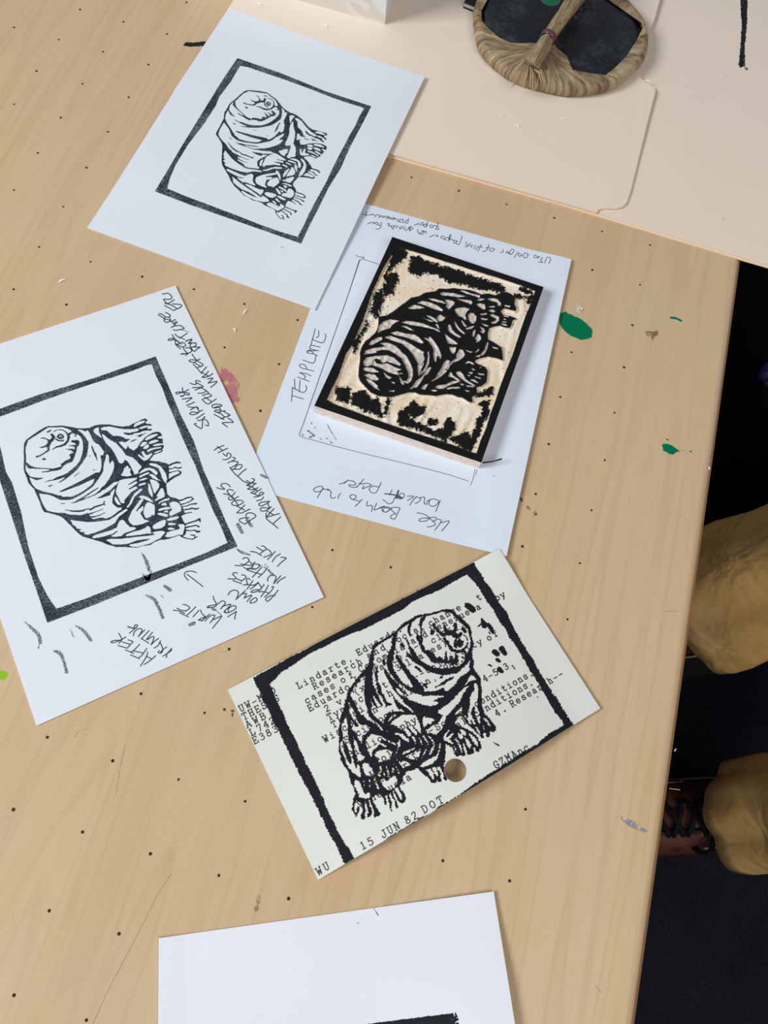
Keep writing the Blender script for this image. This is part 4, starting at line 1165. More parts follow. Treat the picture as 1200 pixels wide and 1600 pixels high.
def block():
    root = empty('printing_block', 'carved printing block with raised inked black animal and border, lying on the template sheet', 'block')
    ZB, ZT = 0.62, 6.7
    P = at(np.array([491, 752, 849.5, 613.0]), np.array([634, 723, 448.5, 370.0]), ZT)      # design TL,TR,BR,BL on the block
    nu, nv = 340, 432
    U, V_ = np.meshgrid(np.linspace(0, 1, nu + 1), np.linspace(0, 1, nv + 1))
    X = quad(P, U, V_)
    dX = quad(FB, U, V_); dpx = to_photo(np.concatenate([dX, np.full(dX.shape[:-1] + (1,), 0.6)], -1))
    G2 = Field(-44, 540, 384, 985, 0.5); G2.F[:] = 3.0
    G2.cut(pts(FRAME_IN))
    fb = G2.sample(dpx[..., 0], dpx[..., 1]) + 1.6
    BK = Field(480, 360, 860, 740, 0.5); BS = Field(480, 360, 860, 740, 0.5)
    BK.poly(pts(BSIL)); BS.poly(pts(BSIL))
    for l in BWHITE.split('\n'): BK.cut(pts(l))
    px = to_photo(np.concatenate([X, np.full(X.shape[:-1] + (1,), ZT)], -1))
    fd = BK.sample(px[..., 0], px[..., 1]); fs = BS.sample(px[..., 0], px[..., 1])
    Ch = Field(480, 360, 860, 740, 0.6); Ch.F[:] = -12.0
    for l in """q 470,120 560,130 600,190 560,250 500,300 440,350 370,430 330,480 400,330 440,180
q 670,250 760,240 850,300 940,330 1060,370 1200,400 1200,560 1080,510 1000,450 900,425 820,410 760,470 700,440 640,410 660,330
r 0,150 120,170 250,230 400,270 560,320 680,370 720,420 690,440 560,405 440,400 340,375 220,335 100,320 0,300
q 330,470 480,440 490,540 440,620 420,700 330,730 310,640 340,560
q 170,700 300,640 320,760 270,860 260,980 200,990 150,920 170,800
s 340,830 490,860 470,1020 340,980 330,880
s 540,920 640,870 720,930 740,1000 830,970 870,1050 880,1120 900,1190 780,1150 640,1090 520,1030
s 980,980 1000,1010 960,1120 930,1190 940,1100
u 150,380 170,290 240,240 310,165 360,230 430,235 400,300 310,330 255,300 255,350 310,400 360,395 440,440 520,490 600,480 640,420 670,350 735,400 740,450 690,520 640,580 560,545 470,505 340,455 200,425
u 470,365 550,372 540,405 470,400
u 690,560 860,500 910,550 960,460 980,360 1020,330 1050,230 1000,195 1090,185 1085,290 1040,360 1000,480 960,570 910,690 830,660 780,620
r 905,398 1050,428 1060,455 920,425
r 1010,490 1062,490 1040,585 1000,570
r 850,470 960,490 920,510 850,500
t 1000,740 1070,750 1150,690 1200,680 1200,740 1130,770 1000,780
t 1110,1080 1140,900 1100,850 1150,840 1140,1000
s 700,0 690,80 630,140 545,300 555,400 580,300 650,150 720,60""".split('\n'): Ch.poly(pts(l))
    Ch.F += 2.2 + 5.0 * vnoise(Ch.F.shape, 5, 41) + 5.0 * vnoise(Ch.F.shape, 2.0, 42)
    sp = 5.0 * vnoise(Ch.F.shape, 2.6, 43) + 4.0 * vnoise(Ch.F.shape, 1.6, 44) - 2.75
    near = 1.2 * np.clip(1 - np.abs(Ch.F) / 4, 0, 1)
    ul = np.clip((620 - Ch.X) / 60, 0, 1) * np.clip((530 - Ch.Y) / 60, 0, 1) * np.clip((Ch.X + 0.47 * Ch.Y - 780) / 12, 0, 1); near += 3.6 * ul
    Ch.F = np.where(Ch.F < 0, np.maximum(Ch.F, sp * 1.0 + 0.9 * near), Ch.F)
    Ch.F = np.where((Ch.F > 0) & (ul > 0), Ch.F - 4.2 * ul * (0.8 + 2.2 * vnoise(Ch.F.shape, 2.4, 52) + 2.0 * vnoise(Ch.F.shape, 1.5, 53)), Ch.F)
    fc = Ch.sample(px[..., 0], px[..., 1])
    f = np.maximum(fd, fb) + 0.5 * vnoise(U.shape, 2.2, 45)
    top = sm(-1.7, 0.1, f)
    inside = sm(-1, 1, fs)
    # gouge marks: long tool furrows
    g1 = vnoise(U.shape, 7, 46) * 0.5 + vnoise(U.shape, 3, 47) * 0.3
    fur = np.sin(U * 150 + 6 * vnoise(U.shape, 60, 48) + 9 * V_)
    fur2 = np.sin(V_ * 175 + 10 * vnoise(U.shape, 50, 49) + 5 * U)
    side = sm(.80, .93, V_) + sm(.2, .05, U) * 0.3
    depth = 1.15 * (1 - inside) + 0.75 * inside
    edgey = np.maximum(np.maximum(sm(.17, .10, U), sm(.86, .93, U)), sm(.26, .16, V_))
    fur3 = np.sin(U * 95 + 10 * vnoise(U.shape, 45, 51) + 3 * V_)
    rel = g1 * (0.26 + 0.2 * inside) + 0.30 * fur3 * edgey * (1 - inside) + 0.05 * fur * inside * 2.5
    chip = sm(-.4, .6, fc) * (1 - inside) * (1 - top)
    z = ZT - depth * (1 - top) + rel * (1 - top) + 0.45 * chip + 0.03 * vnoise(U.shape, 1.5, 50) * top
    ink = np.maximum(sm(-.55, .15, f), sm(-.5, .4, fc) * (1 - inside))
    v = np.concatenate([X, z[..., None]], -1).reshape(-1, 3)
    W1 = nu + 1; idx = np.arange((nu + 1) * (nv + 1)).reshape(nv + 1, W1)
    quads = np.stack([idx[:-1, :-1], idx[:-1, 1:], idx[1:, 1:], idx[1:, :-1]], -1).reshape(-1, 4)
    me = bpy.data.meshes.new('carved_face')
    me.from_pydata(W(v).tolist(), [], quads.tolist()); me.update()
    for nm, a in (('ink', ink), ('tone', inside)):
        at_ = me.attributes.new(nm, 'FLOAT', 'POINT'); at_.data.foreach_set('value', a.reshape(-1).astype(np.float32))
    me.polygons.foreach_set('use_smooth', [True] * len(me.polygons))
    m = mat('carved_inked_face', (0.8, 0.7, 0.6), 0.42, 0.2); n = NT(m)
    cream = n.ramp(n.noise(60, 3, .5), [(0.36, (0.80, 0.63, 0.44)), (0.60, (0.84, 0.735, 0.60))])
    grey = n.ramp(n.noise(500, 3, .6), [(0.35, (0.46, 0.40, 0.355)), (0.65, (0.74, 0.68, 0.61))])
    c = n.mix(n.attr('tone').outputs['Fac'], cream, grey)
    inkc = n.ramp(n.noise(2600, 3, .7), [(0.4, (0.004, 0.004, 0.004)), (0.75, (0.016, 0.016, 0.015))])
    n.color(n.mix(n.attr('ink').outputs['Fac'], c, inkc))
    n.bump(n.noise(1800, 3, .7), 0.35, 0.0003)
    me.materials.append(m)
    o = bpy.data.objects.new('carved_face', me); C.objects.link(o); o.parent = root
    # body below
    mb = mat('pale_block_side', (0.85, 0.70, 0.60), 0.75); nb = NT(mb)
    nb.color(nb.ramp(nb.noise(260, 5, .7, stretch=(1, 1, 4)), [(0.35, (0.74, 0.56, 0.46)), (0.6, (0.90, 0.79, 0.70))]))
    nb.bump(nb.noise(500, 4, .7, stretch=(.4, .4, 3)), 0.7, 0.0006)
    Q = [tuple(q) for q in P]
    vv, ff = prism(Q, ZB, ZT - 1.9); mesh_obj('block_core', vv, ff, mb, root)
    # rim wall closing the carved face down to the core (outer skin of the block)
    ring = [idx[0, i] for i in range(nu)] + [idx[j, nu] for j in range(nv)] + [idx[nv, i] for i in range(nu, 0, -1)] + [idx[j, 0] for j in range(nv, 0, -1)]
    rv = [v[i].tolist() for i in ring]; m_ = len(rv); rb = [[a[0], a[1], ZT - 2.0] for a in rv]
    ff = [[k, (k + 1) % m_, m_ + (k + 1) % m_, m_ + k] for k in range(m_)]
    mesh_obj('block_side', rv + rb, [q[::-1] for q in ff], mb, root)
    # a hair-thin black sliver sticking out at the lower right corner
    a = at(754.5, 723, 4.6); b = at(770, 721, 4.4); c_ = at(784, 717.2, 4.6)
    vv, ff = tube([(a[0], a[1], 4.6), (b[0], b[1], 4.4), (c_[0], c_[1], 4.6)], [.4, .3, .42], 6)
    mesh_obj('sliver', vv, ff, M_INKK, root)
block()

# ================================================================== baren (leaf-wrapped rubbing disc)
def baren():
    root = empty('baren', 'round black rubbing pad wrapped in mottled bamboo leaf with a twisted leaf handle', 'baren')
    ZB = 2.1; c = np.array([125.2, 410.5]); Rr = 49.8
    def sq(th): return Rr * (1 + 0.018 * np.cos(3 * th + 1) + 0.012 * np.cos(5 * th))
    # black lacquered disc
    md = mat('black_lacquer_disc', (0.01, 0.012, 0.014), 0.32, 0.5); n = NT(md)
    cloud = n.mix(0.35, n.noise(38, 5, .6), n.noise(420, 4, .75))
    n.color(n.ramp(cloud, [(0.50, (0.006, 0.007, 0.009)), (0.66, (0.045, 0.052, 0.058)), (0.76, (0.26, 0.28, 0.30))]))
    v = []; f = []; K = 64; rings = [(0, 7.2), (.5, 7.2), (.86, 7.0), (.93, 5.5), (.93, 0)]
    for r_, z_ in rings:
        for k in range(K):
            t = 2 * math.pi * k / K; v.append((c[0] + r_ * sq(t) * math.cos(t), c[1] + r_ * sq(t) * math.sin(t), ZB + z_))
    for j in range(len(rings) - 1):
        for k in range(K): f.append([j * K + k, (j + 1) * K + k, (j + 1) * K + (k + 1) % K, j * K + (k + 1) % K])
    f.append([4 * K + k for k in range(K)][::-1])
    mesh_obj('disc', v, f, md, root, smooth=True)
    # leaf sheath: wraps the rim; its inner edge follows the opening
    op = at(np.array([762, 747, 762, 779, 797, 818, 838, 860, 884, 893, 915, 945, 960, 978, 992, 1006, 976, 948, 915, 870, 815, 780]),
            np.array([0, 27, 46, 61, 70, 73, 74, 78, 92, 113, 115.5, 119.5, 108, 90, 68, 41, 20, 0, -40, -62, -62, -35]), 9)
    rel = op - c; ang = np.arctan2(rel[:, 1], rel[:, 0])
    def rin(t):
        d = np.array([math.cos(t), math.sin(t)]); best = None
        for i in range(len(rel)):
            a, b = rel[i], rel[(i + 1) % len(rel)]; e = b - a
            det = d[0] * (-e[1]) + d[1] * e[0]
            if abs(det) < 1e-9: continue
            s_ = (a[0] * (-e[1]) + a[1] * e[0]) / det; u_ = (d[0] * a[1] - d[1] * a[0]) / det
            if s_ > 0 and -1e-6 <= u_ <= 1 + 1e-6: best = s_ if best is None else max(best, s_)
        return best if best else 30
    KN = math.atan2(*(at(842, 100, 9) - c)[::-1])
    ms = mat('bamboo_leaf_sheath', (0.4, 0.3, 0.18), 0.5, 0.35); ns = NT(ms)
    uvt = ns.t.nodes.new('ShaderNodeAttribute'); uvt.attribute_name = 'fibre'
    mp = ns.t.nodes.new('ShaderNodeMapping'); ns.link(uvt.outputs['Vector'], mp.inputs[0])
    def fn(sc_, st, det=4):
        m2 = ns.t.nodes.new('ShaderNodeMapping'); ns.link(uvt.outputs['Vector'], m2.inputs[0]); m2.inputs['Scale'].default_value = st
        q = ns.t.nodes.new('ShaderNodeTexNoise'); q.inputs['Scale'].default_value = sc_; q.inputs['Detail'].default_value = det; q.inputs['Roughness'].default_value = .65
        ns.link(m2.outputs[0], q.inputs['Vector']); return q.outputs[0]
    fib = fn(1.0, (34, .8, 1)); spots = fn(1.0, (4.5, 1.6, 1), 5); sheen_bands = fn(.9, (2.6, .5, 1), 3)
    base = ns.ramp(fib, [(0.3, (0.20, 0.125, 0.06)), (0.55, (0.36, 0.25, 0.135)), (0.75, (0.56, 0.42, 0.25))])
    base = ns.mix(ns.ramp(spots, [(0.48, (0, 0, 0)), (0.60, (.85, .85, .85))]), base, (0.125, 0.07, 0.032))
    base = ns.mix(ns.ramp(sheen_bands, [(0.50, (0, 0, 0)), (0.62, (.5, .5, .5))]), base, (0.66, 0.52, 0.33))  # pale bands: sheen on the leaf painted into its colour
    ns.color(base); ns.bump(fib, 0.5, 0.0008)
    KP = at(846, 76, 12)
    K = 360; secs = 12; v = []; f = []; fa = []
    for k in range(K):
        t = 2 * math.pi * k / K
        dk = (t - KN + math.pi) % (2 * math.pi) - math.pi
        knot = math.exp(-(dk / .42) ** 2); Ro = sq(t) * (1 + .005 * math.sin(11 * t)); ri = rin(t) if True else 30
        ri = min(ri, Ro - 3.0)
        pl = (0.35 * math.sin(17 * t + 2 * math.sin(3 * t)) + 0.22 * math.sin(41 * t + 3 * math.sin(2 * t))) * (.5 + knot)
        hgt = 8.0 + 3.2 * knot
        prof = [(Ro - 1.5, 0), (Ro + .3, 1.2), (Ro + 1.1, 3.2), (Ro + .8, 5.4), (Ro - .6, 7.3)]
        for s_ in np.linspace(0.08, 1, 7):
            prof.append((Ro - 1.4 + (ri - Ro + 1.4) * s_, 7.9 + (hgt - 8) * math.sin(math.pi * min(s_, .9) * .55) - 0.25 * s_))
        for j, (r_, z_) in enumerate(prof):
            w_ = min(1, j / 4) * (0.3 + 1.3 * knot)
            v.append((c[0] + r_ * math.cos(t), c[1] + r_ * math.sin(t), ZB + z_ + pl * w_ * .55))
            kx = (c + r_ * np.array([math.cos(t), math.sin(t)])) - KP; fa.append((math.atan2(kx[0], -kx[1]) * 3.2, np.hypot(*kx) / 14, .02 * z_))
    m_ = secs
    for k in range(K):
        for j in range(m_ - 1):
            a = k * m_ + j; b = ((k + 1) % K) * m_ + j
            f.append([a, b, b + 1, a + 1])
    o = mesh_obj('leaf_sheath', v, f, ms, root, smooth=True)
    A_ = o.data.attributes.new('fibre', 'FLOAT_VECTOR', 'POINT'); A_.data.foreach_set('vector', np.array(fa, np.float32).reshape(-1))
    # twisted handle
    hp = [(830, 100, 12.5), (842, 84, 15), (857, 58, 18), (874, 33, 21), (894, 5, 22), (914, -24, 21), (935, -56, 16), (946, -72, 12)]
    path = [(*at(x, y, z + ZB), z + ZB) for x, y, z in hp]; rad = [4.0, 3.7, 3.2, 3.9, 4.5, 4.6, 4.2, 3.8]
    # finer path
    pp = []; rr = []
    for i in range(len(path) - 1):
        for t in np.linspace(0, 1, 6)[:-1]:
            pp.append(tuple(np.array(path[i]) * (1 - t) + np.array(path[i + 1]) * t)); rr.append(rad[i] * (1 - t) + rad[i + 1] * t)
    pp.append(path[-1]); rr.append(rad[-1])
    v, f = tube(pp, rr, 28, True); v = np.array(v); nP = len(pp)
    fa = []
    for i in range(nP):
        ctr = np.array(pp[i])
        for k in range(28):
            q = i * 28 + k; d = v[q] - ctr; tw = k / 28 * 2 * math.pi + i * .05
            v[q] = ctr + d * (1 + .16 * math.sin(4 * tw) + .05 * math.sin(11 * tw)); fa.append((tw * 2.2, i * .35, 3))
    mh = ms.copy(); mh.name = 'bamboo_leaf_handle'
    o = mesh_obj('handle', v, f, mh, root, smooth=True)
    A_ = o.data.attributes.new('fibre', 'FLOAT_VECTOR', 'POINT'); A_.data.foreach_set('vector', np.array(fa, np.float32).reshape(-1))
    # frayed fibres spreading from the handle's end into the sheath
    rnd = random.Random(8); v = []; f = []
    p0 = np.array(path[0])
    for k in range(16):
        x = rnd.uniform(-1, 1); e = at(826 + 30 * x + rnd.uniform(-4, 4), 128 + 12 * (1 - x * x) + rnd.uniform(-6, 5), ZB + 8.6)
        a = p0 + np.array([x * 3.2, rnd.uniform(-1, 2), -2.4]); m2 = (a + np.array([*e, ZB + 9])) / 2 + np.array([0, 0, 1.6])
        vv, ff = tube([a, m2, (e[0], e[1], ZB + 8.4)], [.3, .42, .2], 5)
        f += [[i + len(v) for i in q] for q in ff]; v += vv
    o = mesh_obj('frayed_fibre', v, f, mat('leaf_fibre', (0.42, 0.30, 0.17), .6), root); o['kind'] = 'stuff'
    # purple band
    i0 = 10; ctr = np.array(pp[i0]); t = np.array(pp[i0 + 1]) - np.array(pp[i0 - 1]); t /= np.linalg.norm(t)
    mband = mat('purple_band', (0.10, 0.035, 0.065), 0.28, 0.6)
    a = np.cross(t, [0.1, .2, 1]); a /= np.linalg.norm(a); b = np.cross(t, a); v = []; f = []
    for k in range(36):
        th = 2 * math.pi * k / 36
        for j in range(8):
            ph = 2 * math.pi * j / 8; r_ = 3.95 + .55 * math.cos(ph)
            v.append(ctr + r_ * (math.cos(th) * a + math.sin(th) * b) + t * 1.5 * math.sin(ph))
    for k in range(36):
        for j in range(8): f.append([k * 8 + j, ((k + 1) % 36) * 8 + j, ((k + 1) % 36) * 8 + (j + 1) % 8, k * 8 + (j + 1) % 8])
    mesh_obj('band', v, f, mband, root, smooth=True)
    e1_ = at(868, 62, 14 + ZB); e2_ = at(875, 76, 11 + ZB)
    vv, ff = tube([ctr + a * 3.6, (*e1_, 15 + ZB), (*e2_, 10.5 + ZB)], [.9, .6, .3], 8); mesh_obj('band_end', vv, ff, mband, root, smooth=True)
    # green round sticker and its grey ring on the disc
    for r_, z_, m2, nm in ((6.0, 7.26, mat('grey_ring', (0.10, 0.11, 0.11), .5), 'sticker_ring'), (5.2, 7.34, mat('green_sticker', (0.005, 0.16, 0.065), .35), 'sticker')):
        cc = at(860, -2, ZB + 7.3); v = [(cc[0] + r_ * math.cos(2 * math.pi * k / 40), cc[1] + r_ * math.sin(2 * math.pi * k / 40), ZB + z_) for k in range(40)]
        o = mesh_obj(nm, v, [list(range(40))], m2, root); 
        if nm == 'sticker': o['label'] = 'round green sticker'
baren()

# ================================================================== white wrapped box and black notebook at the top
def topthings():
    r = empty('wrapped_box', 'white box in shiny clear wrap at the top edge, standing on the manila folder', 'box')
    p0 = at(601, 38.5, 2); p1 = at(465, 0, 2); d = (p1 - p0) / np.linalg.norm(p1 - p0); n_ = np.array([-d[1], d[0]]); n_ = n_ if n_[1] > 0 else -n_
    L, Dp, H = 120, 70, 46
    m = mat('white_box_card', (0.80, 0.80, 0.82), 0.45); mw = mat('clear_wrap', (0.95, 0.95, 0.97), 0.08, 0.8)
    Q = [tuple(p0), tuple(p0 + d * L), tuple(p0 + d * L + n_ * Dp), tuple(p0 + n_ * Dp)]
    v, f = prism(Q, 2.05, H); mesh_obj('box_body', v, f, m, r)
    # creased transparent film over the front face
    rnd = random.Random(4); v = []; f = []; nx, nz = 40, 16
    for j in range(nz + 1):
        for i in range(nx + 1):
            s = i / nx * L; z = 2.2 + j / nz * (H - 2.2); off = 0.35 + (0.30 * math.exp(-((s - 9) / 9) ** 2) * rnd.uniform(-.5, 1.2) if 0 < i < nx and 0 < j < nz else 0)
            p = p0 + d * s - n_ * off; v.append((p[0], p[1], z))
    for j in range(nz):
        for i in range(nx): a = j * (nx + 1) + i; f.append([a, a + 1, a + nx + 2, a + nx + 1])
    mf = bpy.data.materials.new('wrap_film'); mf.use_nodes = True; t = mf.node_tree
    gl = t.nodes.new('ShaderNodeBsdfGlossy'); gl.inputs['Roughness'].default_value = .12; tr = t.nodes.new('ShaderNodeBsdfTransparent')
    mx = t.nodes.new('ShaderNodeMixShader'); fr = t.nodes.new('ShaderNodeFresnel'); fr.inputs[0].default_value = 1.6
    t.links.new(fr.outputs[0], mx.inputs[0]); t.links.new(tr.outputs[0], mx.inputs[1]); t.links.new(gl.outputs[0], mx.inputs[2]); t.links.new(mx.outputs[0], t.nodes['Material Output'].inputs[0])
    mesh_obj('wrap_film', v, f, mf, r, smooth=True)
    nb = empty('notebook', 'black notebook corner showing behind the leaf-wrapped rubbing pad at the top edge', 'notebook')
    q = at(np.array([729, 741.5]), np.array([4.5, 9.5]), 6); d2 = (q[0] - q[1]) / np.linalg.norm(q[0] - q[1]); n2 = np.array([-d2[1], d2[0]]); n2 = n2 if n2[1] > 0 else -n2
    Q = [tuple(q[1] - d2 * 0.3), tuple(q[1] + d2 * 6.5), tuple(q[1] + d2 * 6.5 + n2 * 90), tuple(q[1] - d2 * 0.3 + n2 * 90)]
    mbk = mat('black_cover', (0.008, 0.008, 0.009), 0.5)
    v, f = prism(Q, 2.1, 2.9); mesh_obj('cover', v, f, mbk, nb)
    Q2 = [tuple(np.array(a) * .985 + np.mean(Q, axis=0) * .015) for a in Q]
    v, f = prism(Q2, 2.95, 5.3); mesh_obj('pages', v, f, mat('page_edges', (.5, .48, .45), .8), nb)
    v, f = prism(Q, 5.35, 6.0); mesh_obj('cover', v, f, mbk, nb)
topthings()

# ================================================================== flat marks on table and folder
class Flat:
    def __init__(s, z): s.z = z
    def on(s, x, y, dz=0.05):
        p = at(x, y, s.z); return np.concatenate([p, np.full(p.shape[:-1] + (1,), s.z + dz)], -1)
def blot(name, sheet, polys, material, parent, rough=0.8, label=None, seed=1, step=0.4, speck=0.0):
    P = [np.array([[float(a) for a in q.split(',')] for q in l.split()]) for l in polys.split(';')]
    A_ = np.concatenate(P); F = Field(*(A_.min(0) - 4), *(A_.max(0) + 4), step)
    for q in P: F.poly(q)
    F.F += rough * (vnoise(F.F.shape, 5, seed) + .6 * vnoise(F.F.shape, 2.3, seed + 1))
    if speck: F.F = np.minimum(F.F, speck + 3.4 * vnoise(F.F.shape, 2.4, seed + 2) + 2 * vnoise(F.F.shape, 1.3, seed + 3) + .0 * F.X)
    V_, f = F.mesh(); o = mesh_obj(name, sheet.on(V_[:, 0], V_[:, 1], 0.03), [q[::-1] for q in f], material, parent)
    if label: o['label'] = label
    return o
T0 = Flat(0.0)
M_GREEN = mat('green_paint', (0.0, 0.16, 0.075), 0.4, .15); M_LIME = mat('lime_paint', (0.24, 0.50, 0.005), 0.4)
def stain(name, col, lo, hi, scale=200):
    m = mat(name, col, .5); n = NT(m); t = m.node_tree
    tr = t.nodes.new('ShaderNodeBsdfTransparent'); mx = t.nodes.new('ShaderNodeMixShader')
    fac = n.ramp(n.noise(scale, 4, .6), [(lo, (0, 0, 0)), (hi, (1, 1, 1))])
    t.links.new(fac, mx.inputs[0]); t.links.new(tr.outputs[0], mx.inputs[1]); t.links.new(n.b.outputs[0], mx.inputs[2])
    t.links.new(mx.outputs[0], t.nodes['Material Output'].inputs[0]); return m
blot('paint_spot', T0, '875,490 883,487 893,492 906,497 918,507 926,516 924,528 908,531 890,524 880,515 874,505', M_GREEN, table, 1.6, 'green paint blob', 51)
blot('paint_spot', T0, '1047,495 1054,495 1062,498 1067,501 1064,503 1056,499 1048,498', M_GREEN, table, .6, 'thin green paint streak', 53)
blot('paint_spot', T0, '1034,694 1042,693 1050,696 1058,702 1063,705 1056,707 1052,711 1045,709 1036,704;1040,685 1044,686 1045,689 1042,688;1066,704 1072,704 1071,705;1077,704 1081,705 1080,707 1077,706', M_GREEN, table, 1.2, 'small green paint spot', 55)
blot('paint_spot', T0, '0,1047 6,1048 12,1051 12,1057 7,1062 0,1062', M_LIME, table, 1.2, 'lime green paint spot', 57)
blot('paint_spot', T0, '902,473 906,476 908,481 904,485 907,489 902,490 901,484 900,478', mat('white_paint', (.6, .58, .52), .5), table, 1.2, 'pale paint smear', 59, speck=.6)
blot('stain', T0, '345,572 356,578 368,590 376,602 372,608 372,618 376,626 364,630 352,626 345,610', stain('pink_stain', (0.60, 0.17, 0.24), .33, .62, 170), table, 2.5, 'pink stain', 61)
blot('stain', T0, '1008,517 1020,518 1029,516 1028,522 1022,528 1020,533 1015,526 1010,523', stain('brown_stain', (0.24, 0.14, 0.05), .35, .6, 400), table, 1.5, 'brown stain', 63)
blot('stain', T0, '966,1272 972,1276 990,1283 1002,1290 1011,1298 1007,1301 996,1297 984,1292 974,1284', stain('grey_smear', (0.27, 0.28, 0.31), .40, .55, 500), table, 1.4, 'grey smear', 65)
blot('stain', T0, '285,70 292,66 301,67 316,65 332,64 330,73 316,72 300,73 290,72', M_INKK, table, 1.2, 'black ink smear', 67)
blot('stain', T0, '812,778 815,777 818,786 814,785;822,792 826,790 829,796 824,797;833,800 838,797 840,804 834,806', stain('dark_fleck', (0.05, 0.045, 0.04), .4, .6, 600), table, 1.4, 'dark flecks', 69)
blot('stain', T0, '399,1405 404,1398 408,1400 407,1410 402,1414;396,1418 403,1414 405,1421 399,1425', stain('drip_mark', (0.36, 0.24, 0.13), .3, .7, 300), table, 1.2, 'faint brown drips', 71)
blot('stain', T0, '348,1107 353,1106 353,1111 349,1111;361,1109 366,1109 366,1113 361,1113;363,1114 365,1115 363,1121 361,1118', stain('dark_fleck_small', (0.06, 0.05, 0.04), .3, .6, 600), table, .8, 'dark flecks', 73)
M_SCR = mat('scratch', (0.46, 0.31, 0.17), .5)
class FlatS(Flat):
    size = (1, 1)
def scratch(s, r): 
    o = pen(FlatS(0.0), 'scratch', s, table, M_SCR, r, 0.25); o['label'] = 'fine scratches'; return o
scratch("p 145,1600 170,1545 200,1488 225,1440 245,1400 267,1366;p 195,1166 188,1198;p 187,1204 181,1239;p 117,1152 124,1141 133,1140;p 1040,955 1058,955;p 1046,1232 1062,1234;p 930,1540 938,1550", 0.55)
CF = Flat(0.93)
blot('ink_mark', CF, '1156,-20 1168,-20 1168,8 1167,40 1164,70 1164,104 1156,105 1154,100 1157,72 1159,40 1157,8', M_INKK, F1, 1.6, 'black ink streak', 75, speck=1.6)
blot('ink_mark', CF, '1163,104 1169,106 1168,110 1164,109', M_SMUDGE, F1, .8, 'grey fleck', 77)

# ================================================================== pale shavings
M_SHAV = mat('pale_shaving', (0.90, 0.84, 0.74), 0.6)
SH = [(508, 42, 3.2, 40, 2.1, 'thin pale shaving on the folder below the white wrapped box'), (407, 8, 3.0, -10, 2.1, 'pale shaving on the folder above the upper left print'), (622, 34, 2.2, 45, 2.1, 'pale shaving just right of the white wrapped box'),
      (785, 182, 3.2, -30, 2.1, 'leftmost pale shaving in the row below the leaf-wrapped pad'), (808, 198, 3.2, 50, 2.1, 'pale shaving lowest of the four below the leaf-wrapped pad'), (880, 187, 3.4, -15, 2.1, 'pale shaving directly below the leaf-wrapped pad, third from the folder edge'),
      (960, 182, 2.6, -75, 2.1, 'upright pale shaving nearest the folder tab'), (1012, 128, 3.2, 20, 3.7, 'pale shaving at the upper corner of the folder tab'), (1127, 120, 1.8, 10, .93, 'tiny pale shaving on the large folder left of the black streak'),
      (1130, 343, 2.2, -60, .93, 'pale shaving near the lower edge of the large folder'), (384, 488, 4.2, -60, 0, 'largest pale shaving on the bare wood between the prints'), (366, 516, 2.4, 60, 0, 'small white crumb on the wood below the largest shaving'),
      (97, 440, 4.0, -35, 0, 'pale shaving on the wood above the left print'), (1055, 1172, 1.6, -50, 0, 'white crumb near the right table edge'), (908, 484, 2.0, 60, 0, 'white crumb beside the green paint blob'), (436, 386, 1.8, 20, 1.6, 'white crumb on the lower margin of the upper left print'), (1107, 732, 1.6, 70, 0, 'pale chip close to the right table edge')]
for i, (x, y, L, ang, z, lab) in enumerate(SH):
    c = at(x, y, z); a = math.radians(-ang); d = np.array([math.cos(a), math.sin(a)]); n_ = np.array([-d[1], d[0]])
    v = []; f = []; m_ = 7
    for k in range(m_):
        s = k / (m_ - 1); w_ = (.12 + .75 * math.sin(math.pi * s) ** .8) * min(1, L / 3.2) * .5; bend = .35 * math.sin(math.pi * s) * L / 3
        p = c + d * (s - .5) * L + n_ * bend
        h_ = z + .12 + .35 * math.sin(math.pi * s)
        for e, zz in ((-w_, h_), (w_, h_ + .15), (w_ * .6, h_ - .12), (-w_ * .6, h_ - .15)): q = p + n_ * e; v.append((q[0], q[1], max(zz, z + .04)))
    for k in range(m_ - 1):
        for j in range(4): f.append([k * 4 + j, k * 4 + (j + 1) % 4, (k + 1) * 4 + (j + 1) % 4, (k + 1) * 4 + j])
    f += [[3, 2, 1, 0], [(m_ - 1) * 4 + j for j in range(4)]]
    tag(mesh_obj('wood_shaving', v, f, M_SHAV), lab, 'shaving', 'pale wood shavings scattered about')

# ================================================================== the person seated at the right of the table
def skin_body(name, chains, material, parent, sub=2, root_i=0):
    """chains: list of lists of (x,y,z,r) in mm; joints shared by equal coordinates"""
    idx = {}; V = []; Rd = []; Ed = []
    for ch in chains:
        prev = None
        for p in ch:
            k = tuple(round(a) for a in p[:3])
            if k not in idx: idx[k] = len(V); V.append(p[:3]); Rd.append(p[3])
            if prev is not None and prev != idx[k]: Ed.append((prev, idx[k]))
            prev = idx[k]
    me = bpy.data.meshes.new(name); me.from_pydata(W(V).tolist(), Ed, []); me.update()
    o = bpy.data.objects.new(name, me); C.objects.link(o); o.parent = parent
    md = o.modifiers.new('skin', 'SKIN'); md.use_smooth_shade = True; md.branch_smoothing = 0.6
    if not me.skin_vertices: 
        bpy.context.view_layer.objects.active = o
        me.attributes  # layer is created with the modifier
    for i, r in enumerate(Rd):
        sv = me.skin_vertices[0].data[i]
        r_ = r if isinstance(r, tuple) else (r, r)
        sv.radius = (r_[0] / 1000, r_[1] / 1000); sv.use_root = (i == root_i)
    if sub:
        m2 = o.modifiers.new('sub', 'SUBSURF'); m2.levels = sub; m2.render_levels = sub
    me.materials.append(material); return o
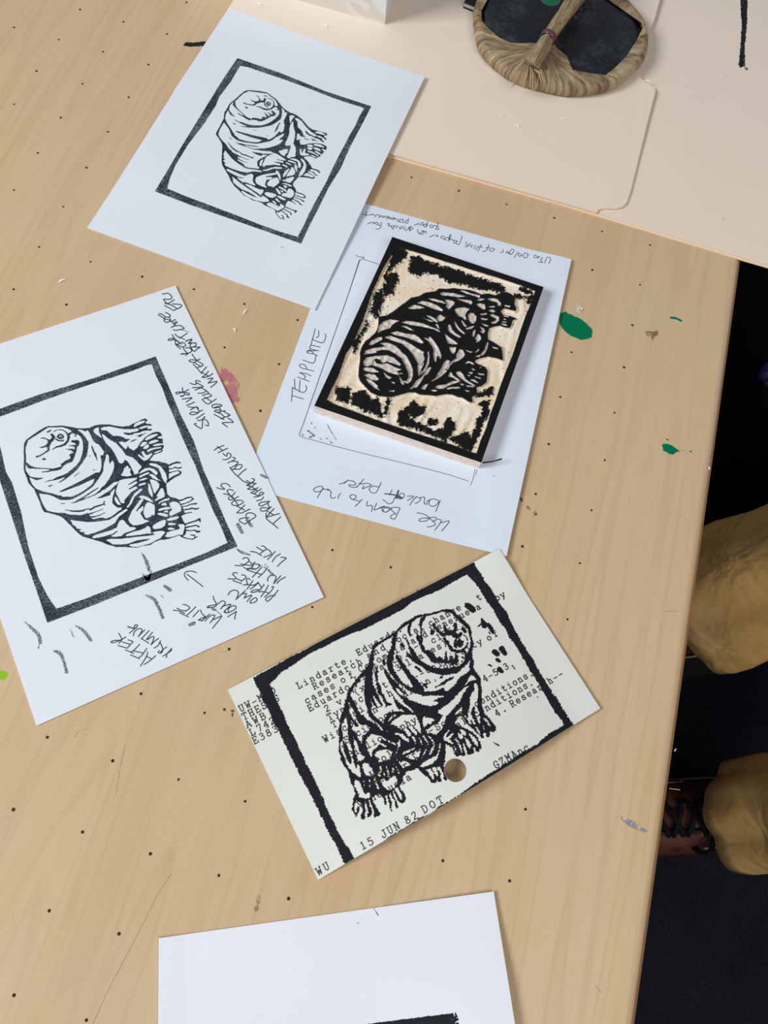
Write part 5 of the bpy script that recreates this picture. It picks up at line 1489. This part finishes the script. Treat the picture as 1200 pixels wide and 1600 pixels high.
def person():
    root = empty('person', 'person in loose tan trousers and laced red-brown boots, sitting right of the table', 'person')
    skin = mat('skin', (0.50, 0.30, 0.21), 0.5)
    mt = mat('tan_work_trousers', (0.42, 0.24, 0.085), 0.85, 0.15); n = NT(mt)
    n.color(n.ramp(n.noise(14, 4, .55), [(0.3, (0.70, 0.40, 0.12)), (0.55, (0.80, 0.49, 0.17)), (0.75, (0.85, 0.56, 0.23))])); n.bump(n.noise(15, 3, .5, dist=.8), 0.8, 0.014)
    # joints (mm, z from table top; floor -740)
    hipc = (1010, 120, -190)
    L1 = dict(hip=(990, 45, -200), knee=(640, -10, -228), ankle=(497, -22, -655), toe=(300, -35, -712))
    L2 = dict(hip=(990, 195, -200), knee=(665, 250, -150), ankle=(410, 196, -530), toe=(222, 190, -590))
    sh = (1075, 120, 230)
    ch = [[(*hipc, 95), (1030, 120, -80, 105), (1055, 120, 70, 110), (*sh, 105), (1060, 120, 300, 50), (1030, 120, 380, 48)]]
    for L in (L1, L2):
        k = L['knee']; a = L['ankle']; h = L['hip']; t = L['toe']
        md_ = tuple((np.array(k) * .5 + np.array(h) * .5)); cf = tuple(np.array(k) * .65 + np.array(a) * .35)
        ch.append([(*hipc, 95), (*h, 85), (*md_, 78), (*k, 56), (*cf, 54), (*a, 33), (t[0] + 120, t[1], t[2] + 10, 34), (*t, 26)])
    for sy in (-1, 1):
        s_ = (1075, 120 + 165 * sy, 220); el = (960, 120 + 225 * sy, -20); wr = (760, 120 + 150 * sy, -110)
        ch.append([(*sh, 105), (*s_, 50), (*el, 38), (*wr, 26), (705, 120 + 138 * sy, -122, 30)])
        for q, (dy, L) in enumerate(((-26, 78), (-9, 88), (9, 84), (26, 68))):
            ch.append([(705, 120 + 138 * sy, -122, 30), (676, 120 + 138 * sy + dy, -122, 10), (676 - L * .5, 120 + 138 * sy + dy, -126, 9), (676 - L, 120 + 138 * sy + dy, -142, 8)])
        ch.append([(705, 120 + 138 * sy, -122, 30), (690, 120 + 138 * sy - 42 * sy, -125, 11), (655, 120 + 138 * sy - 56 * sy, -132, 9)])
    skin_body('body', ch, skin, root)
    # head with face
    def ball(name, c, r, m_, par, seg=24, warp=None):
        v = []; f = []
        for i in range(seg // 2 + 1):
            ph = math.pi * i / (seg // 2)
            for k in range(seg):
                th = 2 * math.pi * k / seg; p = np.array([math.sin(ph) * math.cos(th), math.sin(ph) * math.sin(th), math.cos(ph)])
                if warp: p = warp(p)
                v.append(np.array(c) + p * np.array(r))
        for i in range(seg // 2):
            for k in range(seg): f.append([i * seg + k, (i + 1) * seg + k, (i + 1) * seg + (k + 1) % seg, i * seg + (k + 1) % seg])
        return mesh_obj(name, v, f, m_, par, smooth=True)
    hc = (1000, 120, 490)
    def face(p):                             # looks towards -x and a little down
        q = p.copy()
        if p[0] < 0:
            nose = math.exp(-((p[1]) / .13) ** 2 - ((p[2] + .08) / .22) ** 2); q[0] -= .26 * nose
            for s_ in (-1, 1): q[0] += .10 * math.exp(-((p[1] - .34 * s_) / .17) ** 2 - ((p[2] - .12) / .13) ** 2)
            q[0] += .05 * math.exp(-((p[1]) / .3) ** 2 - ((p[2] + .48) / .05) ** 2)
        if p[2] < 0: q[1] *= 1 + .25 * p[2]; q[0] *= 1 - .02
        return q
    ball('head', hc, (98, 76, 118), skin, root, 48, face)
    for s_ in (-1, 1):
        e = ball('eye', (911, 120 + 27 * s_, 504), (11, 12, 10), mat('eye_white', (.75, .74, .72), .2), root, 16)
        ball('iris', (901.5, 120 + 27 * s_, 503), (3, 6, 6), mat('iris', (.05, .03, .02), .2), e, 12)
        ball('ear', (1008, 120 + 77 * s_, 490), (20, 8, 31), skin, root, 16)
    ball('mouth', (914, 120, 436), (8, 24, 5), mat('lips', (.42, .16, .13), .5), root, 16)
    ball('hair', (1016, 120, 517), (100, 84, 108), mat('dark_hair', (.03, .02, .012), .6), root, 32, lambda p: p * (1 + .03 * math.sin(9 * p[1] + 7 * p[2])) if p[2] > -.35 else p * .8)
    # clothing
    skin_body('jacket', [[(1012, 120, -150, 116), (1040, 120, -40, 122), (1058, 120, 90, 124), (1075, 120, 215, 112), (1068, 120, 262, 70)],
                         [(1075, 120, 215, 112), (1075, -55, 212, 62), (962, -112, -20, 50), (800, -50, -98, 38)],
                         [(1075, 120, 215, 112), (1075, 295, 212, 62), (962, 352, -20, 50), (800, 290, -98, 38)]], mat('charcoal_jacket', (.02, .022, .03), .9), root)
    # trousers: one garment for waist and both legs, hems open, cloth wrinkled
    def leg_tube(L, cuff_r, cuff_z, knee_r, seed, squash, rot):
        k = np.array(L['knee'], float); a = np.array(L['ankle'], float); h = np.array(L['hip'], float)
        p_end = a + (k - a) * cuff_z
        stns = [p_end + (k - p_end) * t for t in np.linspace(0, .93, 22)] + [k + np.array([12, 0, 12.])] + [k + (h - k) * t for t in np.linspace(.08, 1, 10)]
        n_ = 56; v = []; rr = np.random.default_rng(seed); ph = rr.uniform(0, 6, 8)
        for i, c in enumerate(stns):
            c2 = stns[min(i + 1, len(stns) - 1)]; c0 = stns[max(i - 1, 0)]; t = c2 - c0; t = t / np.linalg.norm(t)
            b = np.array([0., 1, 0]); b -= t * (b @ t); b /= np.linalg.norm(b); a_ = np.cross(b, t)
            u = i / 22
            r0 = cuff_r + (knee_r - cuff_r) * min(1, u) if i < 23 else knee_r + (96 - knee_r) * (i - 22) / 10
            if i == 0: r0 *= .99
            for j in range(n_):
                th = 2 * math.pi * j / n_
                wv = 1 + .055 * math.sin(2 * th + ph[0] + 3.1 * u) + .05 * math.sin(3 * th + ph[1] - 4 * u) + .03 * math.sin(5 * th + ph[2] + 9 * u) * (1 - .5 * min(1, u))
                wv += .05 * math.sin(22 * u + 2 * math.sin(th + ph[3])) * math.exp(-((u - .18) / .3) ** 2)
                wv += (.11 * abs(math.sin(2.5 * th + ph[4])) + .06 * abs(math.sin(4.5 * th + ph[5])) - .09) * math.exp(-(u / .45) ** 2)
                v.append(c + r0 * wv * (squash * math.cos(th) * a_ + math.sin(th) * b))
        f = [];
        for i in range(len(stns) - 1):
            for j in range(n_): f.append([i * n_ + j, i * n_ + (j + 1) % n_, (i + 1) * n_ + (j + 1) % n_, (i + 1) * n_ + j])
        # turned-in hem
        base = len(v)
        for j in range(n_): c = stns[0]; v.append(c + (v[j] - c) * .93)
        for j in range(n_): c = stns[2]; v.append(c + (v[j] - stns[0]) * .9)
        for j in range(n_):
            f.append([j, base + j, base + (j + 1) % n_, (j + 1) % n_]); f.append([base + j, base + n_ + j, base + n_ + (j + 1) % n_, base + (j + 1) % n_])
        return v, f
    V, Fc = [], []
    for args in ((L1, 60, .07, 76, 3, 1.0, 0), (L2, 70, .07, 88, 5, 1.15, 0)):
        v, f = leg_tube(*args); Fc += [[i + len(V) for i in q] for q in f]; V += v
    # seat of the trousers
    seg = 28
    b0 = len(V)
    for i in range(9):
        s_ = i / 8
        for j in range(seg):
            th = 2 * math.pi * j / seg; V.append(np.array([1000 + 30 * s_ + (118 - 8 * s_) * math.cos(th), 120 + (172 - 30 * s_) * math.sin(th), -285 + 165 * s_]))
    for i in range(8):
        for j in range(seg): Fc.append([b0 + i * seg + j, b0 + i * seg + (j + 1) % seg, b0 + (i + 1) * seg + (j + 1) % seg, b0 + (i + 1) * seg + j])
    Fc.append([b0 + j for j in range(seg)][::-1])
    mesh_obj('trousers', V, Fc, mt, root, smooth=True)
    # boots
    ml = mat('red_brown_leather', (0.12, 0.033, 0.02), 0.33, 0.5); nl = NT(ml)
    nl.color(nl.ramp(nl.noise(60, 4, .6), [(0.35, (0.065, 0.017, 0.011)), (0.65, (0.17, 0.052, 0.032))])); nl.bump(nl.noise(300, 3), .2, .001)
    mlace = mat('black_bootlace', (0.006, 0.006, 0.007), .8); msole = mat('black_sole', (0.012, 0.011, 0.010), .9); mst = mat('welt_stitch', (0.34, 0.25, 0.17), .7)
    def boot(L):
        t = np.array(L['toe'], float); a = np.array(L['ankle'], float)
        d = (t - a); dz0 = L['floor']; d[2] = 0; d /= np.linalg.norm(d); s = np.array([-d[1], d[0], 0])
        heel = np.array([a[0], a[1], 0]) - d * 62
        def Pt(u, v_, z): q = heel + d * u + s * v_; return np.array([q[0], q[1], dz0 + z])
        Bt = empty('boot_tmp', None, None); bpy.data.objects.remove(Bt)
        # upper: cross-sections along the foot (u from heel), half width w, height h
        secs = [(0, 26, 96), (12, 34, 104), (45, 38, 118), (85, 38, 116), (118, 41, 98), (150, 46, 82), (185, 49, 68), (220, 50, 58), (250, 46, 52), (272, 34, 42), (284, 18, 26)]
        v = []; f = []; m_ = 18
        for (u, w_, h) in secs:
            for k in range(m_ + 1):
                th = math.pi * k / m_; x = math.cos(th); y = math.sin(th)
                v.append(Pt(u, w_ * (abs(x) ** .75) * (1 if x > 0 else -1), 24 + (h - 24) * y ** .8))
        for i in range(len(secs) - 1):
            for k in range(m_): q = i * (m_ + 1) + k; f.append([q, q + 1, q + m_ + 2, q + m_ + 1])
        f.append([k for k in range(m_ + 1)][::-1]); f.append([(len(secs) - 1) * (m_ + 1) + k for k in range(m_ + 1)])
        up = mesh_obj('boot', v, f, ml, root, smooth=True)
        # shaft around the ankle
        v = []; f = []; m2 = 28
        for i, (z, ru, rv, du) in enumerate(((50, 50, 38, 48), (85, 46, 38, 54), (105, 40, 36, 60), (120, 38, 34, 63), (132, 37, 33, 64), (132, 33, 30, 64), (110, 32, 28, 63))):
            for k in range(m2):
                th = 2 * math.pi * k / m2; v.append(Pt(du + ru * math.cos(th), rv * math.sin(th), z))
        for i in range(6):
            for k in range(m2): f.append([i * m2 + k, i * m2 + (k + 1) % m2, (i + 1) * m2 + (k + 1) % m2, (i + 1) * m2 + k])
        mesh_obj('shaft', v, f, ml, up, smooth=True)
        # sole
        out = [(u - 3 if u == 0 else u + (5 if u > 270 else 0), w_ + 7) for (u, w_, h) in secs]
        poly = [tuple(Pt(u, w_, 0)[:2]) for u, w_ in out] + [tuple(Pt(u, -w_, 0)[:2]) for u, w_ in out[::-1]]
        vv, ff = prism(poly, dz0 + 1, dz0 + 26); mesh_obj('sole', vv, ff, msole, up)
        pth = [Pt(u, w_ - 3, 27) for u, w_ in out] + [Pt(u, -w_ + 3, 27) for u, w_ in out[::-1]]
        vv, ff = tube(pth, 1.3, 6); mesh_obj('welt', vv, ff, mst, up)
        # tongue and the two lace flaps
        def ridge(u):                        # height of the instep at u
            us = [q[0] for q in secs]; return float(np.interp(u, us, [q[2] for q in secs]))
        for sy in (-1, 1):
            v = []; f = []
            for i, u in enumerate(np.linspace(96, 182, 12)):
                w_ = 30 + 6 * math.sin(i)
                for k, fr in enumerate((.30, .55, .85, 1.0)):
                    y = 13 + (30) * (fr - .3) / .7; hz = 24 + (ridge(u) - 24) * math.sqrt(max(.05, 1 - (y / 46) ** 2)) + 5.5 * (1 - .8 * (k == 3)) - (2 if k == 0 else 0)
                    v.append(Pt(u, y * sy, hz))
            for i in range(11):
                for k in range(3): q = i * 4 + k; f.append([q, q + 1, q + 5, q + 4])
            o = mesh_obj('lace_flap', v, f, ml, up, smooth=True)
            md_ = o.modifiers.new('t', 'SOLIDIFY'); md_.thickness = .004
            st = [Pt(u, 40 * sy, 24 + (ridge(u) - 24) * math.sqrt(1 - (40 / 48) ** 2) + 5.5) for u in np.linspace(94, 190, 10)]
            vv, ff = tube(st, .9, 6); mesh_obj('seam', vv, ff, mst, up)
        for q_, u in enumerate(np.linspace(100, 176, 5)):
            for sg in (-1, 1):
                u2 = u + 15 * sg * (1 if q_ % 2 else -1)
                P = []
                for x in np.linspace(-1, 1, 7):
                    uu = u + (u2 - u) * (x * sg + 1) / 2; y = 20 * x
                    P.append(Pt(uu, y, 24 + (ridge(uu) - 24) * math.sqrt(1 - (y / 46) ** 2) + 9.5))
                vv, ff = tube(P, 3.3, 8); mesh_obj('lace', vv, ff, mlace, up, smooth=True)
        for sg in (-1, 1):
            P = [Pt(96 + 10 * t, 6 * sg + 34 * sg * math.sin(t * 1.7), ridge(100) + 14 + 10 * math.sin(t * 3) - 22 * t) for t in np.linspace(0, 1.5, 12)]
            vv, ff = tube(P, 3.0, 8); mesh_obj('lace', vv, ff, mlace, up, smooth=True)
        return up
    L1['floor'] = -739.8; L2['floor'] = -614
    boot(L1); boot(L2)
    return root
person()
# stool the person sits on, with a foot rail
def stool():
    r = empty('stool', 'black stool under the person in tan trousers', 'stool')
    mb = mat('black_stool', (.012, .012, .013), .5)
    Q = [(1030 + 185 * math.cos(t), 120 + 185 * math.sin(t)) for t in np.linspace(0, 2 * math.pi, 40)[:-1]]
    v, f = prism(Q, -342, -314); mesh_obj('seat', v, f, mb, r)
    for a in range(4):
        t = math.pi / 4 + a * math.pi / 2
        v, f = tube([(1030 + 120 * math.cos(t), 120 + 120 * math.sin(t), -342), (1030 + 190 * math.cos(t), 120 + 190 * math.sin(t), -739.5)], 13, 12); mesh_obj('leg', v, f, mb, r)
    v, f = tube([(860, 120 + 420 * s, -604) for s in (-.75, .75)] , 13, 12); 
    return r
stool()
def footrest():
    r = empty('footrest', 'low black footrest box under the raised boot', 'footrest')
    v, f = prism([(185, 115), (520, 145), (510, 275), (175, 245)], -739.6, -615.5); mesh_obj('footrest_box', v, f, mat('black_footrest', (.008, .008, .009), .8), r)
footrest()
# black bag on the floor behind the raised leg
def bag():
    r = empty('backpack', 'black backpack standing on the floor beyond the right table edge, above the tan trousers', 'bag')
    m = mat('black_nylon', (.0035, .0035, .004), .85, .1); n = NT(m); n.bump(n.noise(40, 3), .4, .01)
    v = []; f = []; segs = 24
    prof = [(-739, .92), (-730, 1), (-640, 1.03), (-540, 1.02), (-440, .98), (-380, .88), (-350, .6), (-342, .2)]
    cx, cy, hx, hy = 640, 560, 165, 225
    for z, s in prof:
        for k in range(segs):
            t = 2 * math.pi * k / segs; c, s2 = math.cos(t), math.sin(t)
            v.append((cx + hx * s * np.sign(c) * abs(c) ** .5, cy + hy * s * np.sign(s2) * abs(s2) ** .5 - 8 * math.sin(3 * t), z))
    for i in range(len(prof) - 1):
        for k in range(segs): f.append([i * segs + k, i * segs + (k + 1) % segs, (i + 1) * segs + (k + 1) % segs, (i + 1) * segs + k])
    f.append(list(range(segs))[::-1]); f.append([(len(prof) - 1) * segs + k for k in range(segs)])
    mesh_obj('bag_body', v, f, m, r, smooth=True)
    mg = mat('glossy_dark_trim', (.02, .025, .04), .12, .8)
    a = at(np.array([1176, 1200, 1232]), np.array([808, 801, 800]), -596)
    vv, ff = tube([(*a[0], -598), (*a[1], -592), (*a[2], -598)], [6, 13, 8], 12); mesh_obj('handle', vv, ff, mg, r, smooth=True)
    a = at(np.array([1188, 1200, 1215]), np.array([593, 578, 568]), -395)
    vv, ff = tube([(*a[0], -395), (*a[1], -393), (*a[2], -393)], [6, 8, 8], 8); mesh_obj('blue_tag', vv, ff, mat('blue_tag', (.008, .012, .10), .5), r, smooth=True)
    a = at(np.array([1193, 1206]), np.array([600, 596]), -397)
    vv, ff = tube([(*a[0], -397), (*a[1], -397)], [4, 6], 8); mesh_obj('red_tag', vv, ff, mat('red_tag', (.06, .006, .006), .5), r, smooth=True)
bag()
